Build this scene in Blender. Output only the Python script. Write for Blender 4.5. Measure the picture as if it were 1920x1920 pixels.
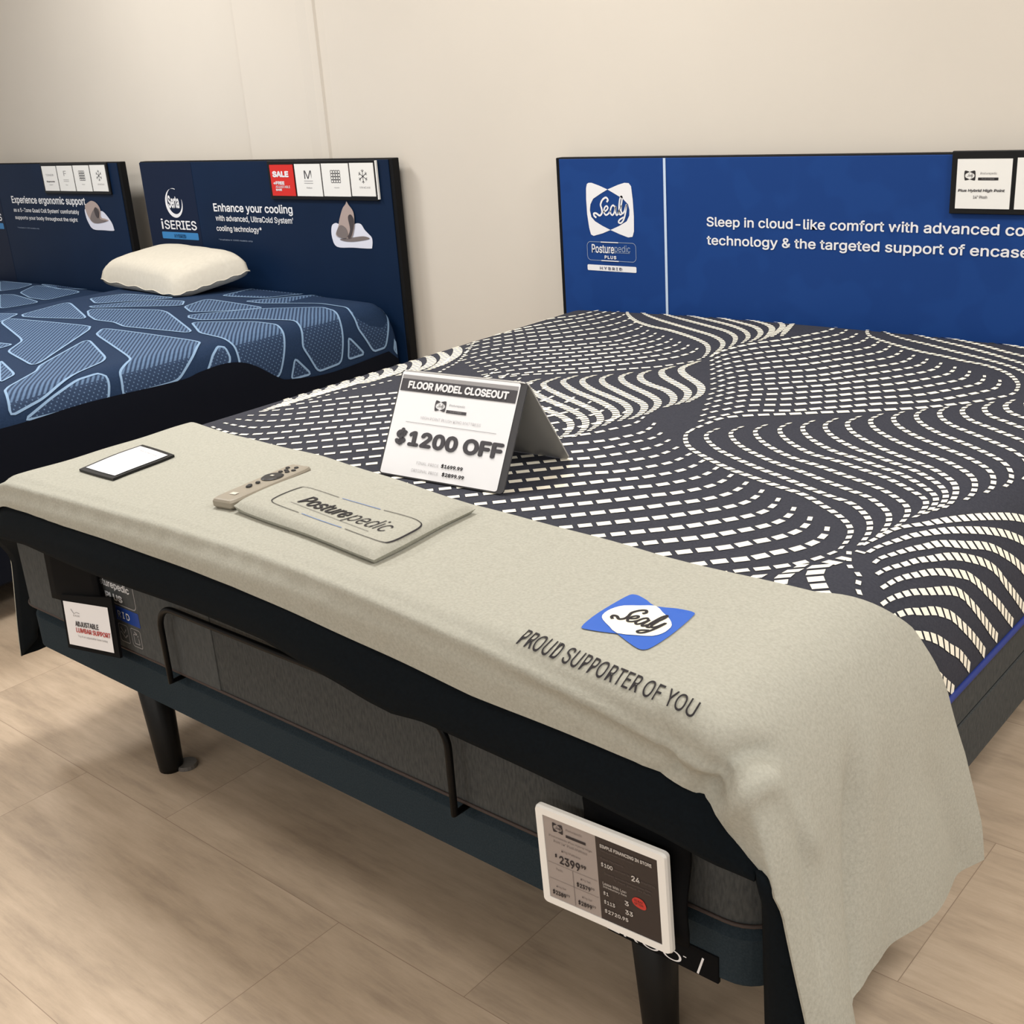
import bpy, bmesh, math, os
from mathutils import Vector, Matrix

for o in list(bpy.data.objects):
    bpy.data.objects.remove(o, do_unlink=True)
SC = bpy.context.scene
COL = SC.collection

# ------------------------------------------------------------------ camera
cam_d = bpy.data.cameras.new('camera')
cam_d.sensor_width = 36.0
cam_d.sensor_fit = 'HORIZONTAL'
cam_d.lens = 2195.23 / 1920 * 36.0
cam_d.clip_start = 0.05
cam = bpy.data.objects.new('camera', cam_d)
COL.objects.link(cam)
YAW, PIT, ROL = -0.730, 0.3561, -0.0707
f = Vector((math.sin(YAW) * math.cos(PIT), math.cos(YAW) * math.cos(PIT), -math.sin(PIT)))
r = Vector((math.cos(YAW), -math.sin(YAW), 0))
u = r.cross(f)
r2 = math.cos(ROL) * r + math.sin(ROL) * u
u2 = -math.sin(ROL) * r + math.cos(ROL) * u
cam.matrix_world = Matrix(((r2.x, u2.x, -f.x, 1.5454), (r2.y, u2.y, -f.y, -1.0903),
                           (r2.z, u2.z, -f.z, 1.4615), (0, 0, 0, 1)))
SC.camera = cam

# ------------------------------------------------------------------ world, lamps, exposure
w = bpy.data.worlds.new('store_ambient')
SC.world = w
w.use_nodes = True
bg = w.node_tree.nodes['Background']
bg.inputs[0].default_value = (1.0, 0.985, 0.95, 1)
bg.inputs[1].default_value = 0.50

def area(name, loc, size, power, color=(1.0, 0.98, 0.935)):
    d = bpy.data.lights.new(name, 'AREA')
    d.shape = 'RECTANGLE'
    d.size, d.size_y = size
    d.energy = power
    d.color = color
    o = bpy.data.objects.new(name, d)
    o.location = loc
    COL.objects.link(o)
    return o
# the shop's ceiling troffers
area('ceiling_lamp', (-0.7, 0.75, 2.95), (0.7, 0.6), 43)
area('ceiling_lamp', (2.3, 0.95, 2.95), (0.7, 0.6), 52)
area('ceiling_lamp', (-3.2, 0.75, 2.95), (0.7, 0.6), 52)
area('ceiling_lamp', (-0.7, -0.75, 2.95), (0.7, 0.6), 8)
area('ceiling_lamp', (2.3, -0.75, 2.95), (0.7, 0.6), 18)
area('ceiling_lamp', (-3.2, -0.75, 2.95), (0.7, 0.6), 26)
area('ceiling_lamp', (-1.0, -4.2, 2.95), (2.4, 0.6), 62)
area('ceiling_lamp', (2.8, -4.2, 2.95), (2.4, 0.6), 76)

SC.view_settings.view_transform = 'Standard'
SC.view_settings.look = 'None'
SC.view_settings.gamma = 1
SC.view_settings.use_curve_mapping = False
SC.view_settings.exposure = 0.0

# ------------------------------------------------------------------ materials
def lin(c):
    out = []
    for v in c:
        v /= 255.0
        out.append(v / 12.92 if v <= 0.04045 else ((v + 0.055) / 1.055) ** 2.4)
    return (*out, 1.0)

def mat(name, rgb, rough=0.6, metal=0.0, spec=0.5, sheen=0.0):
    m = bpy.data.materials.new(name)
    m.use_nodes = True
    b = m.node_tree.nodes['Principled BSDF']
    b.inputs['Base Color'].default_value = lin(rgb)
    b.inputs['Roughness'].default_value = rough
    b.inputs['Metallic'].default_value = metal
    b.inputs['Specular IOR Level'].default_value = spec
    b.inputs['Sheen Weight'].default_value = sheen
    return m

def noisy(name, rgb_a, rgb_b, scale, rough=0.8, bump=0.0, bscale=None, stretch=(1, 1, 1), detail=4.0,
          spec=0.3, lo=0.3, hi=0.7):
    """two colours mixed by noise, with a fine bump of the same family"""
    m = mat(name, rgb_a, rough, 0, spec)
    nt = m.node_tree
    b = nt.nodes['Principled BSDF']
    tc = nt.nodes.new('ShaderNodeTexCoord')
    mp = nt.nodes.new('ShaderNodeMapping')
    mp.inputs['Scale'].default_value = stretch
    nt.links.new(tc.outputs['Object'], mp.inputs['Vector'])
    n = nt.nodes.new('ShaderNodeTexNoise')
    n.inputs['Scale'].default_value = scale
    n.inputs['Detail'].default_value = detail
    nt.links.new(mp.outputs['Vector'], n.inputs['Vector'])
    cr = nt.nodes.new('ShaderNodeValToRGB')
    cr.color_ramp.elements[0].position = lo
    cr.color_ramp.elements[1].position = hi
    cr.color_ramp.elements[0].color = lin(rgb_a)
    cr.color_ramp.elements[1].color = lin(rgb_b)
    nt.links.new(n.outputs['Fac'], cr.inputs['Fac'])
    nt.links.new(cr.outputs['Color'], b.inputs['Base Color'])
    if bump:
        n2 = nt.nodes.new('ShaderNodeTexNoise')
        n2.inputs['Scale'].default_value = bscale or scale
        n2.inputs['Detail'].default_value = 3
        nt.links.new(tc.outputs['Object'], n2.inputs['Vector'])
        bp = nt.nodes.new('ShaderNodeBump')
        bp.inputs['Strength'].default_value = bump
        bp.inputs['Distance'].default_value = 0.002
        nt.links.new(n2.outputs['Fac'], bp.inputs['Height'])
        nt.links.new(bp.outputs['Normal'], b.inputs['Normal'])
    return m

def floor_material():
    m = mat('vinyl_plank', (196, 172, 146), 0.5, 0, 0.25)
    nt = m.node_tree
    b = nt.nodes['Principled BSDF']
    L = nt.links
    tc = nt.nodes.new('ShaderNodeTexCoord')
    mp = nt.nodes.new('ShaderNodeMapping')
    mp.inputs['Location'].default_value = (0.50, 0.464, 0)
    L.new(tc.outputs['Object'], mp.inputs['Vector'])
    br = nt.nodes.new('ShaderNodeTexBrick')
    br.offset = 0.36
    br.offset_frequency = 2
    br.inputs['Scale'].default_value = 1.0
    br.inputs['Brick Width'].default_value = 0.885
    br.inputs['Row Height'].default_value = 0.46
    br.inputs['Mortar Size'].default_value = 0.0009
    br.inputs['Mortar Smooth'].default_value = 0.3
    br.inputs['Color1'].default_value = (0.40, 0.40, 0.40, 1)
    br.inputs['Color2'].default_value = (0.60, 0.60, 0.60, 1)
    br.inputs['Mortar'].default_value = (0.5, 0.5, 0.5, 1)
    L.new(mp.outputs['Vector'], br.inputs['Vector'])
    # grain stretched along the planks, jogged per plank
    ad = nt.nodes.new('ShaderNodeVectorMath')
    ad.operation = 'MULTIPLY_ADD'
    ad.inputs[1].default_value = (13.0, 7.0, 3.0)
    L.new(br.outputs['Color'], ad.inputs[0])
    L.new(tc.outputs['Object'], ad.inputs[2])
    def noise(sc, stretch, det, rough=0.6):
        mm = nt.nodes.new('ShaderNodeMapping')
        mm.inputs['Scale'].default_value = stretch
        L.new(ad.outputs['Vector'], mm.inputs['Vector'])
        n = nt.nodes.new('ShaderNodeTexNoise')
        n.inputs['Scale'].default_value = sc
        n.inputs['Detail'].default_value = det
        n.inputs['Roughness'].default_value = rough
        L.new(mm.outputs['Vector'], n.inputs['Vector'])
        return n
    n1 = noise(3.2, (1.0, 2.6, 1), 9, 0.65)
    n2 = noise(6.0, (0.8, 6.5, 1), 9, 0.7)
    mx = nt.nodes.new('ShaderNodeMix')
    mx.inputs['Factor'].default_value = 0.5
    L.new(n1.outputs['Fac'], mx.inputs[2])
    L.new(n2.outputs['Fac'], mx.inputs[3])
    cr = nt.nodes.new('ShaderNodeValToRGB')
    e = cr.color_ramp.elements
    e[0].position, e[0].color = 0.30, lin((158, 140, 122))
    e[1].position, e[1].color = 0.72, lin((210, 190, 168))
    e2 = e.new(0.5); e2.color = lin((188, 168, 146))
    L.new(mx.outputs[0], cr.inputs['Fac'])
    hs = nt.nodes.new('ShaderNodeMix')
    hs.data_type = 'RGBA'
    hs.blend_type = 'OVERLAY'
    hs.inputs['Factor'].default_value = 0.12
    L.new(cr.outputs['Color'], hs.inputs[6])
    L.new(br.outputs['Color'], hs.inputs[7])
    sm = nt.nodes.new('ShaderNodeMix')
    sm.data_type = 'RGBA'
    L.new(br.outputs['Fac'], sm.inputs['Factor'])
    L.new(hs.outputs[2], sm.inputs[6])
    sm.inputs[7].default_value = lin((150, 130, 112))
    L.new(sm.outputs[2], b.inputs['Base Color'])
    bp = nt.nodes.new('ShaderNodeBump')
    bp.inputs['Strength'].default_value = 0.12
    bp.inputs['Distance'].default_value = 0.002
    L.new(n2.outputs['Fac'], bp.inputs['Height'])
    L.new(bp.outputs['Normal'], b.inputs['Normal'])
    return m

def stripe_material(name, light, dark, nx, ny, period, dots_from):
    """ribbed knit: fine stripes on the top, breaking into dots on the side (UV.x past dots_from)"""
    m = mat(name, light, 0.75, 0, 0.3)
    nt = m.node_tree
    L = nt.links
    b = nt.nodes['Principled BSDF']
    uv = nt.nodes.new('ShaderNodeUVMap')
    uv.uv_map = 'cloth'
    sp = nt.nodes.new('ShaderNodeSeparateXYZ')
    L.new(uv.outputs['UV'], sp.inputs[0])
    def M(op, a, bb=None):
        n = nt.nodes.new('ShaderNodeMath')
        n.operation = op
        for i, v in enumerate((a, bb)):
            if v is None:
                continue
            if isinstance(v, (int, float)):
                n.inputs[i].default_value = v
            else:
                L.new(v, n.inputs[i])
        return n.outputs[0]
    k = 2 * math.pi / period
    ph = M('ADD', M('MULTIPLY', sp.outputs[0], nx * k), M('MULTIPLY', sp.outputs[1], ny * k))
    s1 = M('SINE', ph)
    ph2 = M('ADD', M('MULTIPLY', sp.outputs[0], -ny * k), M('MULTIPLY', sp.outputs[1], nx * k))
    s2 = M('SINE', ph2)
    side = M('GREATER_THAN', sp.outputs[0], dots_from)
    top = M('MULTIPLY_ADD', s1, 0.5)
    nt.nodes[-1].inputs[2].default_value = 0.5
    dots = M('MULTIPLY', M('MAXIMUM', s1, 0.0), M('MAXIMUM', s2, 0.0))
    mx = nt.nodes.new('ShaderNodeMix')
    L.new(side, mx.inputs['Factor'])
    L.new(top, mx.inputs[2])
    L.new(dots, mx.inputs[3])
    cr = nt.nodes.new('ShaderNodeValToRGB')
    e = cr.color_ramp.elements
    e[0].position, e[0].color = 0.22, lin(dark)
    e[1].position, e[1].color = 0.75, lin(light)
    L.new(mx.outputs[0], cr.inputs['Fac'])
    L.new(cr.outputs['Color'], b.inputs['Base Color'])
    return m

MT = {
 'wall': noisy('wall_paint', (211, 204, 194), (214, 207, 197), 2.0, 0.85, 0.05, 90, spec=0.15),
 'ceiling': mat('ceiling_tile', (235, 230, 220), 0.9),
 'floor': floor_material(),
 'black': mat('black_plastic', (14, 14, 16), 0.45, 0, 0.3),
 'blackboard': mat('black_board', (11, 11, 13), 0.7, 0, 0.2),
 'white': mat('white_card', (238, 237, 234), 0.55),
 'paper': mat('white_paper', (240, 241, 246), 0.35),
 'whiteprint': mat('white_print', (236, 236, 240), 0.5),
 'palegrey': mat('pale_print', (150, 165, 190), 0.5),
 'inkblack': mat('black_ink', (34, 30, 34), 0.6),
 'inkgrey': mat('grey_ink', (150, 148, 150), 0.6),
 'inkdark': mat('dark_grey_ink', (66, 64, 70), 0.6),
 'red': mat('red_card', (214, 38, 30), 0.5),
 'redink': mat('red_ink', (206, 62, 56), 0.6),
 'redscreen': mat('red_screen_patch', (196, 52, 44), 0.5),
 'sealyblue': noisy('royal_blue_panel', (20, 60, 126), (22, 63, 130), 9, 0.6, spec=0.2, lo=.48, hi=.56, detail=1),
 'sertanavy': noisy('navy_panel', (5, 28, 56), (8, 33, 64), 2.2, 0.55, spec=0.2),
 'sertanavy2': mat('dark_navy_panel', (14, 28, 54), 0.55, 0, 0.2),
 'cyanbar': mat('sky_blue_print', (52, 128, 190), 0.5),
 'bluebar': mat('royal_blue_print', (22, 64, 150), 0.55),
 'charcoal': noisy('charcoal_knit', (52, 54, 63), (62, 63, 72), 240, 0.9, 0.25, 420, spec=0.15),
 'cream': noisy('cream_knit', (242, 236, 220), (250, 246, 232), 200, 0.85, spec=0.2),
 'side': noisy('grey_woven_border', (62, 64, 65), (80, 81, 80), 260, 0.95, 0.2, 400, (1, 1, 0.25), spec=0.1),
 'side2': noisy('light_grey_woven_border', (72, 74, 75), (84, 86, 86), 260, 0.95, 0.2, 400, (1, 1, 0.25), spec=0.1),
 'piping': mat('blue_piping', (18, 42, 120), 0.6),
 'base': noisy('slate_upholstery', (39, 49, 56), (48, 58, 65), 330, 0.95, 0.25, 500, spec=0.1),
 'leg': mat('black_leg', (9, 9, 9), 0.45, 0, 0.3),
 'metal': mat('black_steel', (8, 8, 9), 0.4, 0, 0.15),
 'welt': mat('brown_welt', (62, 50, 46), 0.7),
 'glide': mat('grey_glide', (96, 92, 88), 0.4),
 'felt': noisy('oatmeal_felt', (163, 162, 152), (177, 176, 166), 210, 0.95, 0.25, 330, spec=0.1, detail=6),
 'lining': noisy('black_lining', (5, 11, 16), (8, 16, 22), 200, 0.9, 0.1, 300, spec=0.15),
 'sleeve': mat('black_sleeve', (6, 7, 10), 0.85, 0, 0.15),
 'stitch': mat('black_thread', (30, 25, 30), 0.8),
 'bluestitch': mat('blue_thread', (86, 120, 178), 0.8),
 'patchblue': mat('blue_patch', (38, 92, 190), 0.6),
 'patchwhite': mat('cream_patch', (250, 246, 226), 0.7),
 'remote': mat('taupe_remote', (150, 142, 128), 0.5),
 'remotelight': mat('pale_remote_print', (206, 200, 188), 0.5),
 'button': mat('black_button', (34, 33, 34), 0.5),
 'frame': mat('white_frame', (244, 243, 240), 0.4),
 'screen': mat('grey_screen', (160, 150, 146), 0.45),
 'screendark': mat('dark_screen', (46, 37, 36), 0.45),
 'screenink': mat('dark_screen_ink', (40, 34, 38), 0.6),
 'screengrey': mat('grey_screen_ink', (120, 111, 110), 0.6),
 'screenpale': mat('pale_screen_ink', (212, 206, 202), 0.6),
 'screendim': mat('dim_screen_ink', (92, 82, 80), 0.6),
 'acrylic': mat('grey_acrylic', (168, 166, 164), 0.3),
 'darkgrey': mat('dark_grey_edge', (58, 58, 62), 0.5),
 'shardbase': noisy('navy_knit', (26, 45, 72), (32, 52, 82), 200, 0.85, 0.15, 300, spec=0.2),
 'shardline': mat('pale_blue_piping', (132, 162, 196), 0.7),
 'shardfill': stripe_material('ribbed_blue_knit', (90, 116, 150), (36, 56, 86), 0.66, 0.75, 0.0135, 0.77),
 'ticking': mat('dark_navy_border', (10, 14, 25), 0.9, 0, 0.15),
 'pillow': noisy('ivory_cotton', (201, 195, 182), (207, 201, 188), 60, 0.9, 0.1, 200, spec=0.15),
 'skinish': mat('warm_grey_print', (176, 158, 152), 0.6),
 'figdark': mat('dark_brown_print', (70, 62, 64), 0.6),
 'figmid': mat('mid_grey_print', (122, 112, 110), 0.6),
 'clipboard': mat('grey_blob', (120, 118, 116), 0.6),
}

# ------------------------------------------------------------------ helpers
def link(name, me, parent=None):
    o = bpy.data.objects.new(name, me)
    COL.objects.link(o)
    if parent is not None:
        o.parent = parent
        o.matrix_parent_inverse = Matrix.Translation(-parent.location)
    return o

def empty(name, loc, label, cat, group=None):
    o = bpy.data.objects.new(name, None)
    o.location = loc
    o.empty_display_size = 0.1
    COL.objects.link(o)
    o['label'] = label
    o['category'] = cat
    if group:
        o['group'] = group
    return o

class MB:
    def __init__(s):
        s.v, s.f, s.m, s.mats = [], [], [], []
    def mi(s, key):
        if key not in s.mats:
            s.mats.append(key)
        return s.mats.index(key)
    def add(s, vs, fs, key):
        n = len(s.v)
        k = s.mi(key)
        s.v += [tuple(p) for p in vs]
        for q in fs:
            s.f.append([n + i for i in q])
            s.m.append(k)
    def quad(s, a, b, c, d, key):
        s.add([a, b, c, d], [(0, 1, 2, 3)], key)
    def box(s, lo, hi, key):
        x0, y0, z0 = lo
        x1, y1, z1 = hi
        s.add([(x0, y0, z0), (x1, y0, z0), (x1, y1, z0), (x0, y1, z0), (x0, y0, z1), (x1, y0, z1), (x1, y1, z1), (x0, y1, z1)],
              [(0, 3, 2, 1), (4, 5, 6, 7), (0, 1, 5, 4), (1, 2, 6, 5), (2, 3, 7, 6), (3, 0, 4, 7)], key)
    def grid(s, P, nu, nv, key, closed=False):
        """P(i, j) -> point, i in 0..nu, j in 0..nv"""
        vs = [P(i, j) for i in range(nu + 1) for j in range(nv + 1)]
        fs = [(i * (nv + 1) + j, (i + 1) * (nv + 1) + j, (i + 1) * (nv + 1) + j + 1, i * (nv + 1) + j + 1)
              for i in range(nu) for j in range(nv)]
        s.add(vs, fs, key)
    def tube(s, path, rad, key, n=10):
        path = [Vector(q) for q in path]
        rads = rad if isinstance(rad, (list, tuple)) else [rad] * len(path)
        rings = []
        up = None
        for i, q in enumerate(path):
            t = (path[min(i + 1, len(path) - 1)] - path[max(i - 1, 0)]).normalized()
            if up is None:
                up = Vector((0, 0, 1)) if abs(t.z) < 0.9 else Vector((1, 0, 0))
            a = t.cross(up)
            if a.length < 1e-4:
                a = t.orthogonal()
            a.normalize()
            bb = a.cross(t).normalized()
            up = bb
            rings.append([q + rads[i] * (math.cos(2 * math.pi * k / n) * a + math.sin(2 * math.pi * k / n) * bb) for k in range(n)])
        vs = [q for rg in rings for q in rg]
        fs = [(i * n + k, i * n + (k + 1) % n, (i + 1) * n + (k + 1) % n, (i + 1) * n + k) for i in range(len(rings) - 1) for k in range(n)]
        fs += [tuple(range(n)), tuple(range((len(rings) - 1) * n, len(rings) * n))]
        s.add(vs, fs, key)
    def build(s, name, parent=None, smooth=False, bevel=0, bseg=2, uv=None, solid=0, sub=0, fixn=True):
        me = bpy.data.meshes.new(name)
        me.from_pydata(s.v, [], s.f)
        for k in s.mats:
            me.materials.append(MT[k])
        me.polygons.foreach_set('material_index', s.m)
        if uv:
            l = me.uv_layers.new(name='cloth')
            for lp in me.loops:
                l.data[lp.index].uv = uv[lp.vertex_index]
        if fixn:
            bm = bmesh.new()
            bm.from_mesh(me)
            bmesh.ops.recalc_face_normals(bm, faces=bm.faces)
            bm.to_mesh(me)
            bm.free()
        if smooth:
            me.polygons.foreach_set('use_smooth', [True] * len(me.polygons))
        me.update()
        o = link(name, me, parent)
        if solid:
            md = o.modifiers.new('thickness', 'SOLIDIFY')
            md.thickness = solid
            md.offset = 0
        if sub:
            md = o.modifiers.new('smooth', 'SUBSURF')
            md.levels = md.render_levels = sub
        if bevel:
            md = o.modifiers.new('bevel', 'BEVEL')
            md.width = bevel
            md.segments = bseg
            md.limit_method = 'ANGLE'
            md.harden_normals = False
        return o

def tag(o, label, cat, group=None):
    o['label'] = label
    o['category'] = cat
    if group:
        o['group'] = group
    return o

# ---- lettering: glyph outlines turned into flat mesh
def _font():
    try:
        p = bpy.utils.system_resource('DATAFILES', path='fonts')
        fp = os.path.join(p, 'Inter.woff2')
        if os.path.exists(fp):
            return bpy.data.fonts.load(fp)
    except Exception:
        pass
    return None
FONT = _font()

def glyphs(txt, bold=0.0, shear=0.0, spacing=1.0):
    vs, fs = _glyphs(txt, min(bold, 0.0), shear, spacing)
    if bold > 0:
        V, F = [], []
        for k in range(8):
            a = math.pi / 4 * k
            n = len(V)
            V += [(x + bold * math.cos(a), y + bold * math.sin(a), k + 1) for x, y in vs]
            F += [tuple(n + i for i in q) for q in fs]
        return V, F
    return vs, fs

def _glyphs(txt, bold=0.0, shear=0.0, spacing=1.0):
    cu = bpy.data.curves.new('lettering_source', 'FONT')
    cu.body = txt
    if FONT:
        cu.font = FONT
    cu.size = 1.0
    cu.offset = bold
    cu.shear = shear
    cu.space_character = spacing
    cu.resolution_u = 4
    ob = bpy.data.objects.new('lettering_source', cu)
    COL.objects.link(ob)
    dg = bpy.context.evaluated_depsgraph_get()
    me = bpy.data.meshes.new_from_object(ob.evaluated_get(dg))
    vs = [(v.co.x, v.co.y) for v in me.vertices]
    fs = [tuple(q.vertices) for q in me.polygons]
    bpy.data.objects.remove(ob, do_unlink=True)
    bpy.data.curves.remove(cu)
    bpy.data.meshes.remove(me)
    return vs, fs

def fit(txt, x0, y0, x1, y1, bold=0.0, shear=0.0, spacing=1.0):
    """glyph mesh stretched so its outline fills the box"""
    vs, fs = glyphs(txt, bold, shear, spacing)
    ax, bx = min(v[0] for v in vs), max(v[0] for v in vs)
    ay, by = min(v[1] for v in vs), max(v[1] for v in vs)
    return [(x0 + (v[0] - ax) / (bx - ax) * (x1 - x0), y0 + (v[1] - ay) / max(by - ay, 1e-6) * (y1 - y0), *v[2:]) for v in vs], fs

def smooth_poly(pts, n=6, closed=True):
    """Catmull-Rom through the points"""
    N = len(pts)
    out = []
    rng = range(N) if closed else range(N - 1)
    for i in rng:
        def g(k):
            return pts[k % N] if closed else pts[max(0, min(N - 1, k))]
        p0, p1, p2, p3 = g(i - 1), g(i), g(i + 1), g(i + 2)
        for k in range(n):
            t = k / n
            out.append(tuple(0.5 * (2 * p1[c] + (p2[c] - p0[c]) * t + (2 * p0[c] - 5 * p1[c] + 4 * p2[c] - p3[c]) * t * t
                                    + (3 * p1[c] - p0[c] - 3 * p2[c] + p3[c]) * t ** 3) for c in range(len(p1))))
    if not closed:
        out.append(tuple(pts[-1]))
    return out

def ribbon(pts, wd):
    """flat stroke of given width (scalar or list) along 2-D points -> verts, quads"""
    vs, fs = [], []
    N = len(pts)
    for i, p in enumerate(pts):
        a, b = pts[max(i - 1, 0)], pts[min(i + 1, N - 1)]
        dx, dy = b[0] - a[0], b[1] - a[1]
        l = math.hypot(dx, dy) or 1
        h = (wd[i] if isinstance(wd, list) else wd) / 2
        vs += [(p[0] - dy / l * h, p[1] + dx / l * h), (p[0] + dy / l * h, p[1] - dx / l * h)]
        if i:
            fs.append((2 * i - 2, 2 * i - 1, 2 * i + 1, 2 * i))
    return vs, fs

def round_rect(x0, y0, x1, y1, rr, n=5):
    out = []
    for cx, cy, a0 in ((x1 - rr, y1 - rr, 0), (x0 + rr, y1 - rr, 90), (x0 + rr, y0 + rr, 180), (x1 - rr, y0 + rr, 270)):
        for k in range(n + 1):
            a = math.radians(a0 + 90 * k / n)
            out.append((cx + rr * math.cos(a), cy + rr * math.sin(a)))
    return out

class Print:
    """flat artwork laid on a surface through P2(x, y, lift) -> 3-D point"""
    def __init__(s, P, lift=0.0008):
        s.P, s.lift, s.mb = P, lift, MB()
    def shape(s, vf, key, lay=0):
        vs, fs = vf
        s.mb.add([s.P(v[0], v[1], s.lift * (1 + lay) + (v[2] * 0.00007 if len(v) > 2 else 0)) for v in vs], fs, key)
    def poly(s, pts, key, lay=0):
        s.shape((pts, [tuple(range(len(pts)))]), key, lay)
    def rect(s, x0, y0, x1, y1, key, lay=0):
        s.poly([(x0, y0), (x1, y0), (x1, y1), (x0, y1)], key, lay)
    def text(s, txt, box, key, lay=0, bold=0.0, shear=0.0, spacing=1.0):
        s.shape(fit(txt, *box, bold=bold, shear=shear, spacing=spacing), key, lay)
    def line(s, pts, wd, key, lay=0, closed=False):
        if closed:
            pts = list(pts) + [pts[0]]
        s.shape(ribbon(pts, wd), key, lay)
    def build(s, name, parent):
        return s.mb.build(name, parent, fixn=False)

# script lettering "Sealy", drawn stroke by stroke in a unit box
SEALY = [
 ([(.10, .18), (.04, .24), (.03, .33), (.10, .34), (.20, .26), (.27, .36), (.27, .50), (.24, .68), (.30, .86), (.40, .95), (.46, .86), (.42, .78)], .060),
 ([(.30, .40), (.40, .46), (.45, .56), (.41, .63), (.35, .55), (.33, .40), (.38, .29), (.46, .34), (.52, .46)], .052),
 ([(.66, .60), (.60, .66), (.54, .56), (.52, .38), (.57, .29), (.63, .38), (.68, .62), (.67, .42), (.70, .29), (.76, .38)], .052),
 ([(.74, .36), (.82, .60), (.87, .90), (.85, 1.0), (.80, .86), (.77, .50), (.79, .32), (.85, .34)], .052),
 ([(.84, .66), (.83, .46), (.87, .36), (.93, .46), (.99, .70), (.96, .42), (.90, .14), (.82, .00), (.75, .02), (.78, .12), (.90, .22)], .052),
]
def draw_sealy(pr, box, key, lay=0, k=1.0):
    x0, y0, x1, y1 = box
    hgt = y1 - y0
    for pts, wd in SEALY:
        q = [(x0 + a * (x1 - x0), y0 + b * hgt) for a, b in smooth_poly(pts, 6, False)]
        pr.line(q, wd * k * hgt * 1.25, key, lay)

WING_L = [(385, 362), (400, 352), (430, 351), (500, 375), (580, 410), (510, 450), (440, 495), (412, 545), (404, 600), (415, 660), (450, 700), (520, 740), (595, 775), (520, 808), (430, 835), (405, 822), (390, 760), (376, 640), (372, 500), (376, 400)]
WING_R = [(580, 410), (680, 368), (740, 350), (780, 353), (800, 380), (812, 500), (818, 640), (815, 780), (800, 830), (760, 837), (680, 810), (595, 775), (680, 735), (750, 692), (776, 640), (779, 590), (768, 540), (720, 490), (650, 450)]
def wing(pts, box):
    x0, y0, x1, y1 = box
    return [(x0 + (a - 372) / 446 * (x1 - x0), y1 - (b - 350) / 487 * (y1 - y0)) for a, b in pts]
EYE = [(580, 410), (510, 450), (440, 495), (412, 545), (404, 600), (415, 660), (450, 700), (520, 740), (595, 775), (680, 735), (750, 692), (776, 640), (779, 590), (768, 540), (720, 490), (650, 450)]
OUTLINE = WING_L[13:] + WING_L[:5] + WING_R[1:12]

def drape(pr, pts, key, lay=0, cell=.012):
    """a shape cut into small cells so that it follows a soft surface"""
    x0, x1 = min(p[0] for p in pts), max(p[0] for p in pts)
    n = int((x1 - x0) / cell) + 1
    for i in range(n):
        a = clip(clip(pts, 0, x0 + i * cell, False), 0, x0 + (i + 1) * cell, True)
        if len(a) < 3:
            continue
        y0, y1 = min(p[1] for p in a), max(p[1] for p in a)
        for j in range(int((y1 - y0) / cell) + 1):
            c = clip(clip(a, 1, y0 + j * cell, False), 1, y0 + (j + 1) * cell, True)
            if len(c) > 2:
                pr.poly(c, key, lay)

def clip(poly, ax_, lim, keep_less):
    out = []
    for i in range(len(poly)):
        a, b = poly[i], poly[(i + 1) % len(poly)]
        ia = a[ax_] <= lim if keep_less else a[ax_] >= lim
        ib = b[ax_] <= lim if keep_less else b[ax_] >= lim
        if ia:
            out.append(a)
        if ia != ib:
            t_ = (lim - a[ax_]) / (b[ax_] - a[ax_])
            out.append((a[0] + (b[0] - a[0]) * t_, a[1] + (b[1] - a[1]) * t_))
    return out

def bow_logo(pr, box, key, lay=0):
    pr.poly(wing(WING_L, box), key, lay)
    pr.poly(wing(WING_R, box), key, lay)
# ------------------------------------------------------------------ cloth surfaces (metres)
class Profile:
    """cross-section of a mattress: flat top, elliptical shoulder, straight side; s is arc length from the middle"""
    def __init__(p, W, zt, zp, rx, rz, n, crown):
        p.W, p.zt, p.zp, p.crown = W, zt, zp, crown
        pts = [((W - rx) * i / 40, 0.0) for i in range(41)]
        for i in range(1, 60):
            t = math.pi / 2 * i / 59
            pts.append(((W - rx) + rx * math.sin(t) ** (2 / n), -rz * (1 - max(math.cos(t), 0) ** (2 / n))))
        pts.append((W, zp - zt))
        p.pts = pts
        p.ss = [0.0]
        for a, b in zip(pts, pts[1:]):
            p.ss.append(p.ss[-1] + math.hypot(b[0] - a[0], b[1] - a[1]))
        p.S = p.ss[-1]
    def at(p, s):
        """-> x, z, outward normal (nx, nz)"""
        a = min(abs(s), p.S)
        lo, hi = 0, len(p.ss) - 1
        while hi - lo > 1:
            md = (lo + hi) // 2
            if p.ss[md] <= a:
                lo = md
            else:
                hi = md
        (x0, z0), (x1, z1) = p.pts[lo], p.pts[hi]
        d = p.ss[hi] - p.ss[lo] or 1
        t = (a - p.ss[lo]) / d
        x = x0 + (x1 - x0) * t
        z = p.zt + z0 + (z1 - z0) * t + p.crown * (1 - (x / p.W) ** 2)
        sg = 1 if s >= 0 else -1
        return sg * x, z, -(z1 - z0) / d * sg, (x1 - x0) / d

def sstep(a, b, x):
    t = max(0.0, min(1.0, (x - a) / (b - a)))
    return t * t * (3 - 2 * t)

def interp(x, pts):
    if x <= pts[0][0]:
        return pts[0][1]
    for (a, c), (b, d) in zip(pts, pts[1:]):
        if x <= b:
            return c + (d - c) * (x - a) / (b - a)
    return pts[-1][1]

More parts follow.
